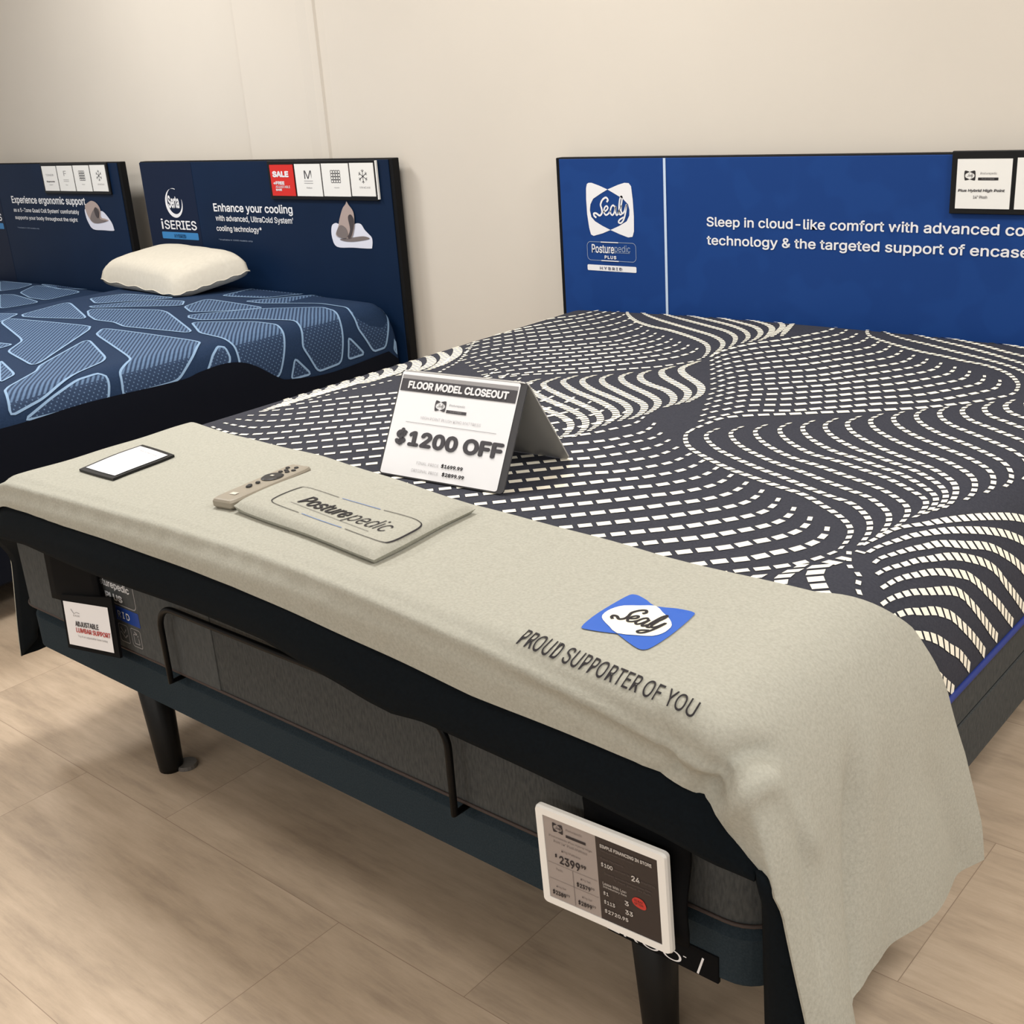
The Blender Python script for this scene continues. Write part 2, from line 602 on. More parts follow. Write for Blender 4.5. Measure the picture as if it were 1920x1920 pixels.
KING = Profile(0.965, 0.712, 0.49, 0.14, 0.20, 2.3, 0.02)
THROW = Profile(0.973, 0.719, 0.50, 0.14, 0.20, 2.3, 0.02)
BACK = [(-1.42, .50), (-1.10, .49), (-.95, .47), (-.64, .424), (-.32, .403), (.17, .344), (.58, .336), (.84, .351), (.963, .446), (1.11, .503), (1.26, .545), (1.42, .57)]
HANG = [(-.03, 1.50), (.05, 1.47), (.10, 1.36), (.20, 1.35), (.40, 1.385), (.60, 1.42)]

SEAM = [(-.79, -.022), (-.28, -.016), (0, -.0135), (.17, -.018), (.35, -.027), (.52, -.035), (.66, -.048), (.75, -.0565), (.84, -.07)]

def crease(s, b, p, q, wd, amp):
    """signed bump along the segment p-q of the cloth, fading out at its ends"""
    dx, dy = q[0] - p[0], q[1] - p[1]
    l2 = dx * dx + dy * dy
    t = ((s - p[0]) * dx + (b - p[1]) * dy) / l2
    if t < -.4 or t > 1.4:
        return 0.0
    d = abs((s - p[0]) * dy - (b - p[1]) * dx) / math.sqrt(l2)
    return amp * math.exp(-(d / wd) ** 2) * sstep(-.35, .15, t) * sstep(1.35, .85, t)

def throw_point(s, b, lift=0.0):
    """the folded throw over the foot of the bed: s across the bed, b along it (b < .01 rolls over the foot edge)"""
    a = abs(s)
    w = sstep(.95, 1.15, a)
    r0, b0 = .045, .012
    if b < b0:
        th = min((b0 - b) / r0, math.pi / 2)
        rest = max(0.0, (b0 - b) - r0 * math.pi / 2)
        y, drop = b0 - r0 * math.sin(th), r0 * (1 - math.cos(th)) + rest
    else:
        y, drop, th = b, 0.0, 0.0
    y = y + (max(b, -.045) - y) * w
    drop *= (1 - w)
    x, z, nx, nz = THROW.at(s)
    if a > THROW.S:
        z -= a - THROW.S
    fl = sstep(.98, 1.5, a)
    sg = 1 if s > 0 else -1
    x += sg * (.066 * fl + .010 * fl * math.sin(b * 21 + .6) + .024 * fl * math.exp(-((b - .0) / .07) ** 2))
    ct, st = math.cos(th * (1 - w)), math.sin(th * (1 - w))
    N = (nx * ct, -st, max(nz, 0) * ct)
    # slack, seam and folds, along the normal
    D = .0016 * math.sin(s * 17 + b * 9) * math.sin(b * 23 - s * 5) * (1 - w)
    if b < .06:
        k = 1 - sstep(.88, .96, a)
        e = b - interp(s, SEAM)
        D += (.0052 * math.exp(-(e / .0062) ** 2) - .0030 * math.exp(-((e + .020) / .011) ** 2) - .0016 * math.exp(-((e - .016) / .008) ** 2)) * k
        D += .0016 * math.exp(-((e + .026) / .020) ** 2) * math.sin(s * 83 + 1.7 * math.sin(s * 19)) * k
    if s > .6:
        D += crease(s, b, (.885, -.115), (.955, .022), .013, -.019)
        D += crease(s, b, (.930, -.10), (.985, .0), .013, .011)
        D += crease(s, b, (.846, -.094), (.822, -.035), .010, -.006)
        D += crease(s, b, (.846, -.094), (.805, -.125), .009, -.005)
        D += crease(s, b, (.846, -.080), (.90, -.075), .010, .005)
        D += crease(s, b, (1.08, .18), (1.34, .108), .020, -.016)
        D += crease(s, b, (1.06, .235), (1.36, .19), .03, .007)
        D += crease(s, b, (1.02, .035), (1.22, .018), .012, -.007)
        D += crease(s, b, (.99, .012), (1.10, .055), .016, .007)
        D += crease(s, b, (1.20, .42), (1.40, .50), .03, -.006)
        D += crease(s, b, (.72, .20), (.84, .24), .012, -.003)
    D += lift
    return (x + N[0] * D, y + N[1] * D, z - drop + N[2] * D)

def hem_front(s):
    w = sstep(.97, 1.15, abs(s))
    f = -.035 if s > 0 else .012
    return interp(s, [(-.95, -.066), (-.05, -.078), (.5, -.112), (.78, -.112), (.93, -.128)]) * (1 - w) + f * w

def king_point(s, y, lift=0.0):
    x, z, nx, nz = KING.at(s)
    d = 0.0
    for e in (y, 2.03 - y):
        if e < .05:
            d += .05 * (1 - math.sqrt(max(0.0, 1 - ((.05 - max(e, 0)) / .05) ** 2)))
    c = abs(x) - (KING.W - .06)
    if c > 0 and y < .25:
        y += (.06 - math.sqrt(max(0.0, .0036 - c * c))) * (1 - y / .25)
    return (x + nx * lift, y, max(z - d, .488) + nz * lift)
# traced guide curves of the woven pattern: kind, dash width, dash pitch, {row: [s, y, ...] in mm}
FAMILIES = [
('S',0.0145,0.0235,{0:[247,965,253,922,283,872,321,836,386,799,449,771,508,753,568,736,625,722,680,691,727,660,762,623,779,576,786,531],
  1:[292,991,291,943,314,905,365,863,427,831,491,804,555,782,617,758,671,740,716,727,763,685,788,640,799,599,804,561],
  4:[402,1101,401,1053,429,1009,477,967,536,933,593,921,652,902,709,883,766,850,806,820,822,788,828,750,826,723],
  7:[505,1219,502,1161,528,1115,572,1075,639,1032,698,1003,756,977,807,937,833,897,848,842,849,796],
  10:[599,1334,599,1285,626,1238,677,1193,731,1162,788,1129,836,1096,867,1070,886,1031,888,987],
  13:[699,1463,700,1404,729,1357,773,1331,816,1305,857,1283,889,1271,912,1249,923,1200],
  17:[825,1622,822,1566,847,1521,881,1518,911,1541,946,1575,970,1581,983,1536]}),
('R',0.012,0.033,{0:[786,531,776,492,760,453,735,415,705,381,676,347,645,314]}),
('R',0.017,0.034,{11:[-323,262,-303,329,-184,458,51,711,106,767,137,804,152,838,165,868,165,911,149,961],
  12:[-248,283,-137,413,85,668,125,706,165,762,192,819,209,862,202,909],
  14:[-131,293,-86,335,154,602,173,626,210,655,237,689,265,732,281,765,287,804,287,844],
  21:[353,280,441,372,493,431,523,466,551,504,574,541,594,575,607,611,606,652,595,691],
  24:[554,268,614,336,653,384,682,417,698,441,712,470,727,493,737,524,741,550,737,585,724,616]}),
('R',0.015,0.034,{0:[-811,647,-765,713,-696,796,-604,888,-519,985,-484,1089,-518,1202],
  5:[-809,475,-709,456,-631,474,-483,606,-405,685,-258,838,-191,972,-205,1072],
  10:[-399,280,-341,361,-220,492,16,755,70,815,97,874,115,929,101,991]}),
('R',0.015,0.036,{0:[-863,1464,-864,1549,-863,1728,-842,1824,-783,1889,-769,1986,-766,2033],
  2:[-864,1450,-864,1524,-804,1644,-751,1710,-711,1795,-682,1868,-677,1948,-690,2003],
  7:[-693,1234,-675,1333,-612,1415,-585,1443,-525,1490,-470,1545,-416,1600,-404,1662,-400,1712,-414,1766],
  13:[-482,1096,-414,1190,-355,1245,-301,1290,-253,1342,-205,1395,-172,1441,-146,1484,-135,1531,-136,1573,-149,1611]}),
('R',0.013,0.032,{0:[-71,1509,-77,1466,-99,1425,-130,1379,-170,1345,-222,1300,-275,1255,-332,1216,-400,1173,-451,1114]}),
('S',0.018,0.021,{0:[-663,2010,-621,1950,-530,1864,-438,1809,-364,1783,-283,1743,-205,1697,-144,1648,-98,1580,-71,1509],
  1:[-628,2028,-564,1965,-472,1903,-375,1850,-280,1802,-193,1756,-133,1707,-96,1651,-76,1590,-65,1545],
  2:[-558,2023,-475,1967,-368,1913,-269,1865,-191,1825,-130,1773,-91,1706,-70,1643],
  3:[-485,2020,-382,1973,-286,1931,-202,1889,-133,1837,-86,1771,-65,1699],
  4:[-375,2015,-293,1981,-217,1944,-139,1902,-88,1845,-62,1781,-54,1721],
  5:[-239,1999,-170,1972,-109,1933,-71,1880,-43,1798,-38,1745],
  6:[-126,1993,-93,1974,-62,1921,-30,1801],
  7:[-67,2005,-45,1928,-9,1820]}),
('R',0.016,0.034,{0:[-59,1522,-67,1602,-41,1700,2,1765,35,1829,63,1901,75,1948,68,2007],
  7:[111,1239,116,1254,124,1314,152,1361,224,1430,275,1479,317,1549,359,1619,390,1676,397,1721,390,1778],
  13:[229,998,235,1042,250,1073,282,1132,358,1177,404,1222,450,1269,495,1317,539,1354,590,1405,628,1475,655,1533,665,1567,658,1619,645,1648],
  14:[251,926,250,948,252,1004,260,1056,300,1101,370,1154,418,1194,467,1232,527,1283,586,1336,629,1389,670,1447,696,1497,712,1541,709,1593]}),
('S',0.016,0.023,{0:[167,2018,169,1980,201,1924,246,1888,316,1847,389,1812,452,1794,516,1770,575,1755,633,1717,671,1672,700,1617,710,1566],
  1:[195,2011,242,1963,303,1924,374,1894,454,1855,533,1821,610,1783,664,1744,697,1702,725,1646],
  2:[257,2019,319,1981,394,1942,462,1913,530,1879,597,1841,650,1807,695,1761,728,1707],
  3:[323,2021,395,1989,485,1953,575,1905,625,1882,701,1836,745,1777],
  4:[412,2036,502,2007,567,1979,629,1953,715,1900],
  5:[523,2056,580,2050,665,2008,730,1961]}),
('S',0.021,0.0165,{0:[-62,1481,-65,1415,-52,1376,-13,1334,46,1289,84,1252,113,1199,121,1152,125,1123],
  1:[-90,1404,-95,1356,-64,1310,-17,1274,44,1233,82,1197,107,1145,114,1096],
  2:[-123,1343,-121,1298,-90,1253,-40,1220,21,1193,71,1151,99,1101,102,1065],
  3:[-155,1306,-155,1261,-120,1218,-64,1181,4,1144,56,1106,85,1057,97,996],
  4:[-190,1268,-188,1224,-152,1181,-87,1141,-22,1105,39,1070,68,1035,85,989,87,949],
  5:[-224,1245,-228,1199,-200,1160,-138,1118,-65,1084,0,1051,44,1011,64,972,75,925],
  6:[-266,1221,-267,1167,-234,1131,-169,1089,-96,1056,-19,1016,30,978,53,936,65,880],
  7:[-299,1191,-297,1126,-263,1089,-193,1051,-109,1011,-36,976,16,936,45,892,61,832],
  8:[-335,1154,-334,1102,-282,1052,-188,999,-115,968,-40,931,6,895,41,844,59,782],
  9:[-370,1116,-359,1055,-300,1003,-201,954,-128,924,-65,899,-11,863,23,812,41,755],
  10:[-398,1075,-368,1000,-304,947,-213,909,-115,869,-49,831,-1,789,23,741]}),
('S',0.028,0.018,{0:[-862,1438,-864,1403,-864,1397,-811,1355,-759,1291,-720,1210,-704,1170],
  1:[-862,1326,-863,1316,-827,1302,-768,1256,-726,1193,-708,1141,-706,1112],
  2:[-862,1257,-861,1256,-831,1253,-776,1209,-742,1158,-730,1104,-732,1074],
  3:[-864,1205,-863,1204,-818,1188,-776,1148,-747,1099,-739,1037],
  4:[-864,1149,-833,1146,-798,1112,-770,1062,-764,994],
  5:[-865,1099,-829,1087,-794,1054,-771,1006,-764,939],
  6:[-865,1050,-825,1030,-794,997,-780,954,-790,904],
  7:[-863,996,-833,986,-806,952,-790,904,-787,852],
  8:[-862,943,-844,943,-814,908,-797,861,-790,798],
  12:[-864,749,-829,732,-809,709,-802,669,-795,619]}),
('S',0.03,0.0145,{0:[-863,1720,-861,1672,-862,1628,-863,1546],
  1:[-862,1807,-863,1771,-864,1714],
  2:[-862,1862,-863,1837,-861,1763],
  3:[-861,1922,-862,1890,-864,1831]}),
('S2',0.015,0.022,{0:[807,568,812,600,822,664,850,714,863,746,889,811,915,879,937,935,965,993],
  1:[806,547,825,544,828,568,834,593,845,629,852,654,865,685,880,723,906,782,929,834,952,881,984,933],
  2:[850,517,850,542,856,564,871,616,881,644,891,678,907,712,922,743,937,780,954,812,974,839,997,870,1029,906],
  3:[867,489,871,522,882,561,890,594,902,628,913,663,927,697,947,735,966,766,989,792,1019,816,1059,857,1102,906],
  4:[888,464,892,506,898,535,906,562,915,593,927,624,943,658,959,689,980,712,1004,735,1035,768,1079,815,1120,866],
  5:[906,431,908,460,914,491,923,524,935,555,947,589,960,622,975,646,1004,672,1040,704,1077,741,1117,789],
  6:[927,406,929,430,933,455,940,483,952,512,963,543,977,570,992,593,1019,621,1045,649,1073,678,1107,714],
  7:[944,383,951,411,961,442,974,473,988,501,1002,524,1017,544,1035,566,1056,596,1084,626,1119,662],
  8:[975,380,990,417,1011,455,1023,472,1042,496,1059,514,1082,540,1115,581],
  9:[1016,385,1042,437,1061,460,1084,486,1107,509]}),
('S',0.026,0.026,{0:[810,517,803,499,798,480,791,464,792,445,799,423,812,405,827,386,843,371,859,362,874,354,893,346]}),
('S',0.02,0.024,{0:[767,455,765,425,763,405,764,386,772,366,781,350,798,335,825,311],
  1:[731,383,730,360,728,342,733,324,744,309]}),
('D',0.008,0.026,{0:[798,542,823,490,838,474,853,463,861,440,873,420,893,407,906,409],
  1:[-771,743,-756,849,-738,894,-725,932,-717,976,-713,998],
  2:[-865,1491,-794,1393,-755,1331,-691,1227,-667,1154,-649,1103]}),
]
SHARDS_MID = [[-500,1132,47,1177,111,1132,493,708,173,782,40,911,-430,1067],[261,1039,634,889,782,581,811,457,710,494,671,527,561,678,497,725],[217,1098,136,1177,700,1210,768,1129,837,1034,839,826,760,852,702,937],[743,785,764,803,792,796,839,773,834,487,788,600,749,711],[-282,1360,-308,1400,45,1504,560,1282,192,1231,70,1264,-54,1259,-177,1303],[-530,1208,-622,1470,-111,1259,-358,1193,-467,1180],[376,1399,606,1518,718,1525,770,1515,921,1442,891,1274,824,1289,773,1296,718,1285,572,1297],[757,1237,767,1259,807,1258,830,1245,836,1150,786,1196],[244,1480,400,1678,628,1821,742,1793,784,1777,931,1737,939,1621,836,1568,771,1597,726,1607,521,1532,372,1440,291,1447],[65,1584,5,1735,417,1709,343,1616,201,1521],[5,1813,-7,1996,334,1993,247,1855,79,1814],[216,1766,434,2025,667,2065,750,2029,921,1969,924,1903,826,1846,759,1852,720,1863,560,1869,330,1766],[693,2078,720,2100,775,2099,838,2083,932,2065,925,2011,772,2041],[867,1523,940,1588,939,1494],[844,1788,923,1857,926,1772],[-596,1556,-534,1687,-155,1704,-428,1483],[-395,1432,-213,1634,-50,1664,33,1596,-335,1417],[280,699,536,618,596,537],[-716,1023,-715,1172,-566,1212,-447,1070,-560,988],[-461,932,-342,1017,-57,838,73,855,109,723,-75,715],[89,2004,367,2084,516,2097,391,2027]]
SHARDS_FAR = [[130,1692,207,1723,570,1667,541,1481],[184,1771,38,1934,511,1926,546,1715,399,1709],[-355,1939,-15,1950,55,1826,20,1748],[28,1965,301,1999,466,1989,293,1917]]
# ------------------------------------------------------------------ the room
def struct(o):
    o['kind'] = 'structure'
    return o
mb = MB(); mb.box((-7.5, -5.5, -.05), (5.0, 2.40, 0), 'floor'); struct(mb.build('floor'))
mb = MB()
prof = [(-7.5, 2.34), (-2.652, 2.155), (-2.652, 2.118), (-2.26, 2.118), (-2.19, 2.106), (-2.146, 2.106), (-2.139, 2.098), (-2.132, 2.107), (-2.10, 2.113), (-2.0, 2.119), (5.0, 2.119), (5.0, 2.45), (-7.5, 2.45)]
n = len(prof)
mb.add([(x, y, 0) for x, y in prof] + [(x, y, 3.0) for x, y in prof],
       [(i, (i + 1) % n, n + (i + 1) % n, n + i) for i in range(n)] + [tuple(range(n)), tuple(range(n, 2 * n))], 'wall')
struct(mb.build('wall_back'))
mb = MB(); mb.box((-7.5, -5.5, 3.0), (5.0, 2.40, 3.05), 'ceiling'); struct(mb.build('ceiling'))

# ------------------------------------------------------------------ headboards
FRONT = 2.05
def flat(y):
    return lambda x, z, lift: (x, y - lift, z)

def headboard(x0, x1, z1, px0, px1, panel, label, back='blackboard'):
    t = empty('headboard', ((x0 + x1) / 2, 2.08, 0), label, 'headboard', 'printed headboards along the wall')
    mb = MB(); mb.box((x0, FRONT + .004, .22), (x1, 2.088, z1), back)
    mb.build('back_board', t, bevel=.003)
    for lx in (x0 + .25, x1 - .25):
        mb = MB(); mb.box((lx - .04, 2.062, 0), (lx + .04, 2.098, .26), back)
        mb.build('leg', t)
    mb = MB(); mb.box((px0, FRONT, .24), (px1, FRONT + .01, z1 - .004), panel)
    p = mb.build('front_panel', t, bevel=.0015)
    return t

# -- royal blue one behind the striped mattress
hb = headboard(-.966, 1.02, 1.198, -.950, 1.01, 'sealyblue', 'royal blue printed headboard with white slogan behind the charcoal wave-patterned mattress')
pr = Print(flat(FRONT), .0009)
pr = Print(flat(FRONT), .0016)
pr.rect(-.5415, .62, -.5325, 1.194, 'palegrey')
MT['paleline'] = mat('pale_blue_line', (196, 214, 238), 0.5)
pr.mb.mats[-1] = 'paleline'
pr.build('divider_stripe', hb)
pr = Print(flat(FRONT), .0012)
bow_logo(pr, (-.843, .950, -.656, 1.120), 'whiteprint')
draw_sealy(pr, (-.818, .995, -.682, 1.078), 'whiteprint')
pr.build('bow_emblem', hb)
pr = Print(flat(FRONT), .0012)
rr = round_rect(-.847, .872, -.652, .932, .014)
k = len(rr)
pr.line(rr, .0016, 'palegrey', closed=True)
pr.rect(-.79, .9305, -.72, .9335, 'whiteprint', 1)
pr.rect(-.79, .8705, -.72, .8735, 'whiteprint', 1)
pr.text('Posture', (-.828, .896, -.738, .924), 'whiteprint', 0, .012)
pr.text('pedic', (-.736, .896, -.674, .924), 'palegrey')
pr.rect(-.82, .8985, -.676, .8997, 'palegrey')
pr.text('PLUS', (-.777, .878, -.730, .889), 'whiteprint', 0, .03, 0, 1.2)
pr.poly(round_rect(-.849, .838, -.652, .857, .004), 'whiteprint')
MT['hybridink'] = mat('slate_ink', (70, 78, 110), 0.5)
pr.text('H Y B R I D', (-.797, .843, -.708, .852), 'hybridink', 1, .01)
pr.build('model_lettering', hb)
for s_, bx_ in (('Sleep in cloud-like comfort with advanced cooling', (-.388, .985, .648, 1.022)),
                ('technology & the targeted support of encased coils', (-.388, .930, .705, .967))):
    pr = Print(flat(FRONT), .0012)
    pr.text(s_, bx_, 'whiteprint', 0, .014)
    pr.build('slogan_line', hb)

# -- navy ones behind the blue mattresses
def navy_headboard(dx, x0, label, lines, foot):
    t = headboard(x0, -1.739 + dx[0], 1.204, x0, -1.759 + dx[0], 'sertanavy', label)
    d = dx[1]
    pr = Print(flat(FRONT), .0007)
    pr.rect(x0 + .001, .26, x0 + .40, 1.198, 'sertanavy2')
    pr.build('dark_end_panel', t)
    pr = Print(flat(FRONT), .0014)
    cx, cz = -3.180 + d, 1.022
    outer = [(cx + .066 * math.cos(a), cz + .064 * math.sin(a)) for a in [math.radians(70 + i * 6) for i in range(51)]]
    inner = [(cx + .006 + .056 * math.cos(a), cz + .009 + .057 * math.sin(a)) for a in [math.radians(70 + i * 6) for i in range(51)]]
    vs = []
    fs = []
    for i in range(51):
        vs += [outer[i], inner[i]]
        if i:
            fs.append((2 * i - 2, 2 * i - 1, 2 * i + 1, 2 * i))
    pr.shape((vs, fs), 'whiteprint')
    pr.text('Serta', (-3.224 + d, 1.000, -3.140 + d, 1.056), 'whiteprint', 0, .028)
    pr.build('crescent_emblem', t)
    pr = Print(flat(FRONT), .0014)
    pr.text('i', (-3.306 + d, .905, -3.290 + d, .952), 'whiteprint', 0, .005)
    pr.text('SERIES', (-3.280 + d, .905, -3.032 + d, .946), 'whiteprint', 0, .012)
    pr.poly(round_rect(-3.312 + d, .862, -3.030 + d, .893, .005), 'cyanbar')
    MT.setdefault('cyanink', mat('dark_cyan_ink', (32, 90, 140), 0.5))
    pr.text('HYBRID', (-3.215 + d, .869, -3.125 + d, .885), 'cyanink', 1, .02)
    pr.build('series_lettering', t)
    for s, box, b in lines:
        pr = Print(flat(FRONT), .0012)
        pr.text(s, box, 'whiteprint', 0, b)
        pr.build('slogan_line', t)
    pr = Print(flat(FRONT), .0012)
    pr.text(foot[0], foot[1], 'palegrey')
    pr.build('footnote_line', t)
    return t

h2 = navy_headboard((0, 0), -3.408, 'navy blue printed headboard reading Enhance your cooling, beside the royal blue headboard',
   [('Enhance your cooling', (-2.885, .982, -2.348, 1.027), .018),
    ('with advanced, UltraCold System\u02b9', (-2.880, .945, -2.352, .976), .012),
    ('cooling technology*', (-2.885, .902, -2.568, .932), .012)],
   ('*Available in 1000 models only', (-2.880, .866, -2.640, .874)))
h1 = navy_headboard((-1.84, -1.79), -5.20, 'navy blue printed headboard reading Experience ergonomic support, leftmost behind the beds',
   [('Experience ergonomic support', (-4.672, .992, -3.935, 1.040), .018),
    ('as a 5-Zone Quad Coil System\u02b9 comfortably', (-4.672, .952, -4.012, .978), .012),
    ('supports your body throughout the night', (-4.672, .914, -4.040, .938), .012)],
   ('*Available in 500 models only', (-4.67, .870, -4.44, .878)))

def cloud_print(t, x0, z0, w, h, kind):
    """printed picture: a grey figure resting on a white cloud"""
    q = lambda a, b: (x0 + a * w, z0 + b * h)
    pr = Print(flat(FRONT), .0014)
    if kind:
        cl = [(.10, .00), (.0, .20), (.02, .44), (.12, .52), (.22, .50), (.50, .40), (.62, .52), (.76, .52), (.84, .40), (.92, .32), (1.0, .22), (.98, .04), (.92, .0), (.5, .0)]
    else:
        cl = [(.2, .02), (.05, .25), (.0, .5), (.03, .72), (.3, .6), (.6, .66), (.75, .6), (.95, .3), (1.0, .08), (.97, .0), (.6, .0)]
    MT.setdefault('cloudprint', mat('cloud_white_print', (224, 226, 240), 0.55))
    pr.poly([q(*c) for c in smooth_poly(cl, 4)], 'cloudprint')
    if kind:
        pr.poly([q(*c) for c in smooth_poly([(.2, .17), (.45, .21), (.8, .26), (.94, .21), (.6, .14), (.35, .13)], 4)], 'figmid', 1)
        pr.poly([q(*c) for c in smooth_poly([(.12, .26), (.2, .44), (.26, .62), (.36, .84), (.45, .94), (.48, 1.0), (.52, .93), (.62, .78), (.62, .55), (.58, .38), (.5, .22), (.3, .2)], 4)], 'skinish', 2)
        pr.poly([q(*c) for c in smooth_poly([(.48, .66), (.56, .72), (.62, .6), (.58, .42), (.5, .24), (.42, .22), (.5, .4)], 4)], 'figdark', 3)
        pr.poly([q(*c) for c in smooth_poly([(.14, .3), (.26, .48), (.4, .42), (.42, .24), (.26, .2)], 4)], 'figmid', 3)
    else:
        pr.poly([q(*c) for c in smooth_poly([(.06, .6), (.05, .82), (.2, .94), (.35, 1.0), (.52, .92), (.62, .72), (.6, .45), (.75, .4), (.85, .34), (.5, .24), (.25, .25), (.12, .42)], 4)], 'skinish', 1)
        pr.poly([q(*c) for c in smooth_poly([(.18, .4), (.3, .62), (.45, .75), (.58, .7), (.55, .4), (.8, .34), (.45, .25), (.25, .28)], 4)], 'figmid', 2)
        pr.poly([q(*c) for c in smooth_poly([(.4, .72), (.5, .78), (.56, .6), (.5, .42), (.42, .5)], 4)], 'figdark', 3)
    pr.build('cloud_picture', t)
cloud_print(h2, -2.122, .868, .234, .178, True)
cloud_print(h1, -3.955, .884, .236, .140, False)

# ------------------------------------------------------------------ feature-card holders clipped on the headboards
def card_holder(x0, x1, z0, z1, cards, label, y=FRONT):
    t = empty('card_holder', ((x0 + x1) / 2, y - .006, z0), label, 'sign holder', 'card holders on the headboards')
    mb = MB(); mb.box((x0, y - .010, z0), (x1, y - .0004, z1), 'black')
    mb.build('frame', t, bevel=.002)
    for c0, c1, cz0, cz1, kind in cards:
        mb = MB(); mb.box((c0, y - .0125, cz0), (c1, y - .0095, cz1), 'red' if kind == 'sale' else 'white')
        c = mb.build('card', t)
        if kind == 'sale':
            c['label'] = 'red sale card'
        pr = Print(flat(y - .0125), .0006)
        wx, hz = c1 - c0, cz1 - cz0
        bx = lambda a, b, cc, dd: (c0 + a * wx, cz0 + b * hz, c0 + cc * wx, cz0 + dd * hz)
        if kind == 'sale':
            pr.text('SALE', bx(.10, .60, .80, .80), 'whiteprint', 0, .05)
            pr.text('+FREE', bx(.10, .36, .58, .47), 'whiteprint', 0, .04)
            pr.text('ADJUSTABLE', bx(.18, .25, .80, .33), 'whiteprint', 0, .01)
            pr.text('BASE', bx(.18, .16, .44, .23), 'whiteprint', 0, .04)
        elif kind == 'medium':
            pr.text('M', bx(.36, .54, .64, .80), 'inkdark')
            pr.rect(*bx(.33, .47, .68, .485), 'inkgrey')
            pr.rect(*bx(.33, .40, .68, .415), 'inkgrey')
            pr.text('Medium', bx(.40, .24, .62, .29), 'inkgrey')
        elif kind == 'firm':
            pr.text('F', bx(.40, .60, .58, .80), 'inkgrey')
            pr.rect(*bx(.33, .44, .68, .455), 'inkgrey')
            pr.rect(*bx(.33, .38, .68, .395), 'inkgrey')
            pr.text('Firm', bx(.43, .22, .57, .27), 'inkgrey')
        elif kind == 'coils':
            for i in range(4):
                for j in range(4):
                    pr.line(round_rect(*bx(.33 + i * .09, .42 + j * .095, .41 + i * .09, .505 + j * .095), .003, 2), .0022, 'inkdark', closed=True)
            pr.text('Hybrid', bx(.42, .24, .60, .29), 'inkgrey')
        elif kind == 'cool':
            cx, cz = c0 + .54 * wx, cz0 + .60 * hz
            for k in range(6):
                a = math.radians(90 + 60 * k)
                ex, ez = cx + .026 * math.cos(a), cz + .026 * math.sin(a)
                pr.line([(cx, cz), (ex, ez)], .0026, 'inkdark')
                for sgn in (-1, 1):
                    b = a + sgn * .9
                    mx_, mz_ = cx + .017 * math.cos(a), cz + .017 * math.sin(a)
                    pr.line([(mx_, mz_), (mx_ + .009 * math.cos(b), mz_ + .009 * math.sin(b))], .002, 'inkdark')
            pr.text('UltraCold', bx(.36, .24, .80, .30), 'inkgrey')
        elif kind == 'zone':
            pr.text('ZONED', bx(.2, .60, .78, .68), 'inkgrey')
            pr.text('Ergonomic', bx(.22, .34, .80, .41), 'inkdark', 0, .02)
            pr.text('support', bx(.36, .22, .62, .27), 'inkgrey')
        elif kind == 'name':
            bow_logo(pr, bx(.14, .57, .35, .77), 'inkblack')
            draw_sealy(pr, bx(.19, .63, .30, .71), 'inkgrey', 0, 1.2)
            pr.text('Posturepedic', bx(.44, .68, .74, .74), 'inkgrey')
            pr.rect(*bx(.40, .575, .77, .63), 'inkblack')
            pr.text('PLUS HYBRID', bx(.47, .59, .70, .615), 'inkgrey', 1)
            pr.text('Plus Hybrid High Point', bx(.04, .33, .90, .40), 'inkdark', 0, .02, .15)
            pr.text('14" Plush', bx(.33, .21, .59, .27), 'inkgrey', 0, .01)
        elif kind == 'feel':
            pr.text('PLUSH', bx(.3, .4, .7, .5), 'inkgrey')
        pr.build('card_print', c)
    return t
t = card_holder(-2.464, -1.823, 1.050, 1.200, [(-2.447, -2.300, 1.064, 1.186, 'sale'), (-2.289, -2.134, 1.064, 1.188, 'medium'), (-2.126, -1.970, 1.065, 1.189, 'coils'), (-1.962, -1.830, 1.067, 1.190, 'cool')],
    'black strip holding a red SALE card and three white cards on navy headboard')
mb = MB(); mb.box((-1.820, FRONT - .012, 1.056), (-1.814, FRONT - .004, 1.198), 'white')
mb.build('price_channel', t)['label'] = 'white plastic end strip'
card_holder(-4.290, -3.674, 1.056, 1.204, [(-4.275, -4.138, 1.070, 1.190, 'zone'), (-4.128, -3.984, 1.070, 1.191, 'firm'), (-3.974, -3.830, 1.070, 1.192, 'coils'), (-3.820, -3.688, 1.071, 1.193, 'cool')],
    'black strip holding four white cards on the leftmost navy headboard')
card_holder(.354, .98, 1.046, 1.204, [(.370, .508, 1.060, 1.184, 'name'), (.520, .660, 1.060, 1.186, 'feel'), (.672, .812, 1.060, 1.188, 'coils'), (.824, .964, 1.060, 1.190, 'medium')],
    'black strip holding white cards at the top right of the royal blue headboard')
# ------------------------------------------------------------------ striped king mattress
def resample(pts, n):
    ds = [0.0]
    for a, b in zip(pts, pts[1:]):
        ds.append(ds[-1] + math.hypot(b[0] - a[0], b[1] - a[1]))
    out = []
    j = 0
    for i in range(n + 1):
        d = ds[-1] * i / n
        while j < len(ds) - 2 and ds[j + 1] < d:
            j += 1
        t = (d - ds[j]) / ((ds[j + 1] - ds[j]) or 1)
        out.append((pts[j][0] + (pts[j + 1][0] - pts[j][0]) * t, pts[j][1] + (pts[j + 1][1] - pts[j][1]) * t))
    return out, ds[-1]

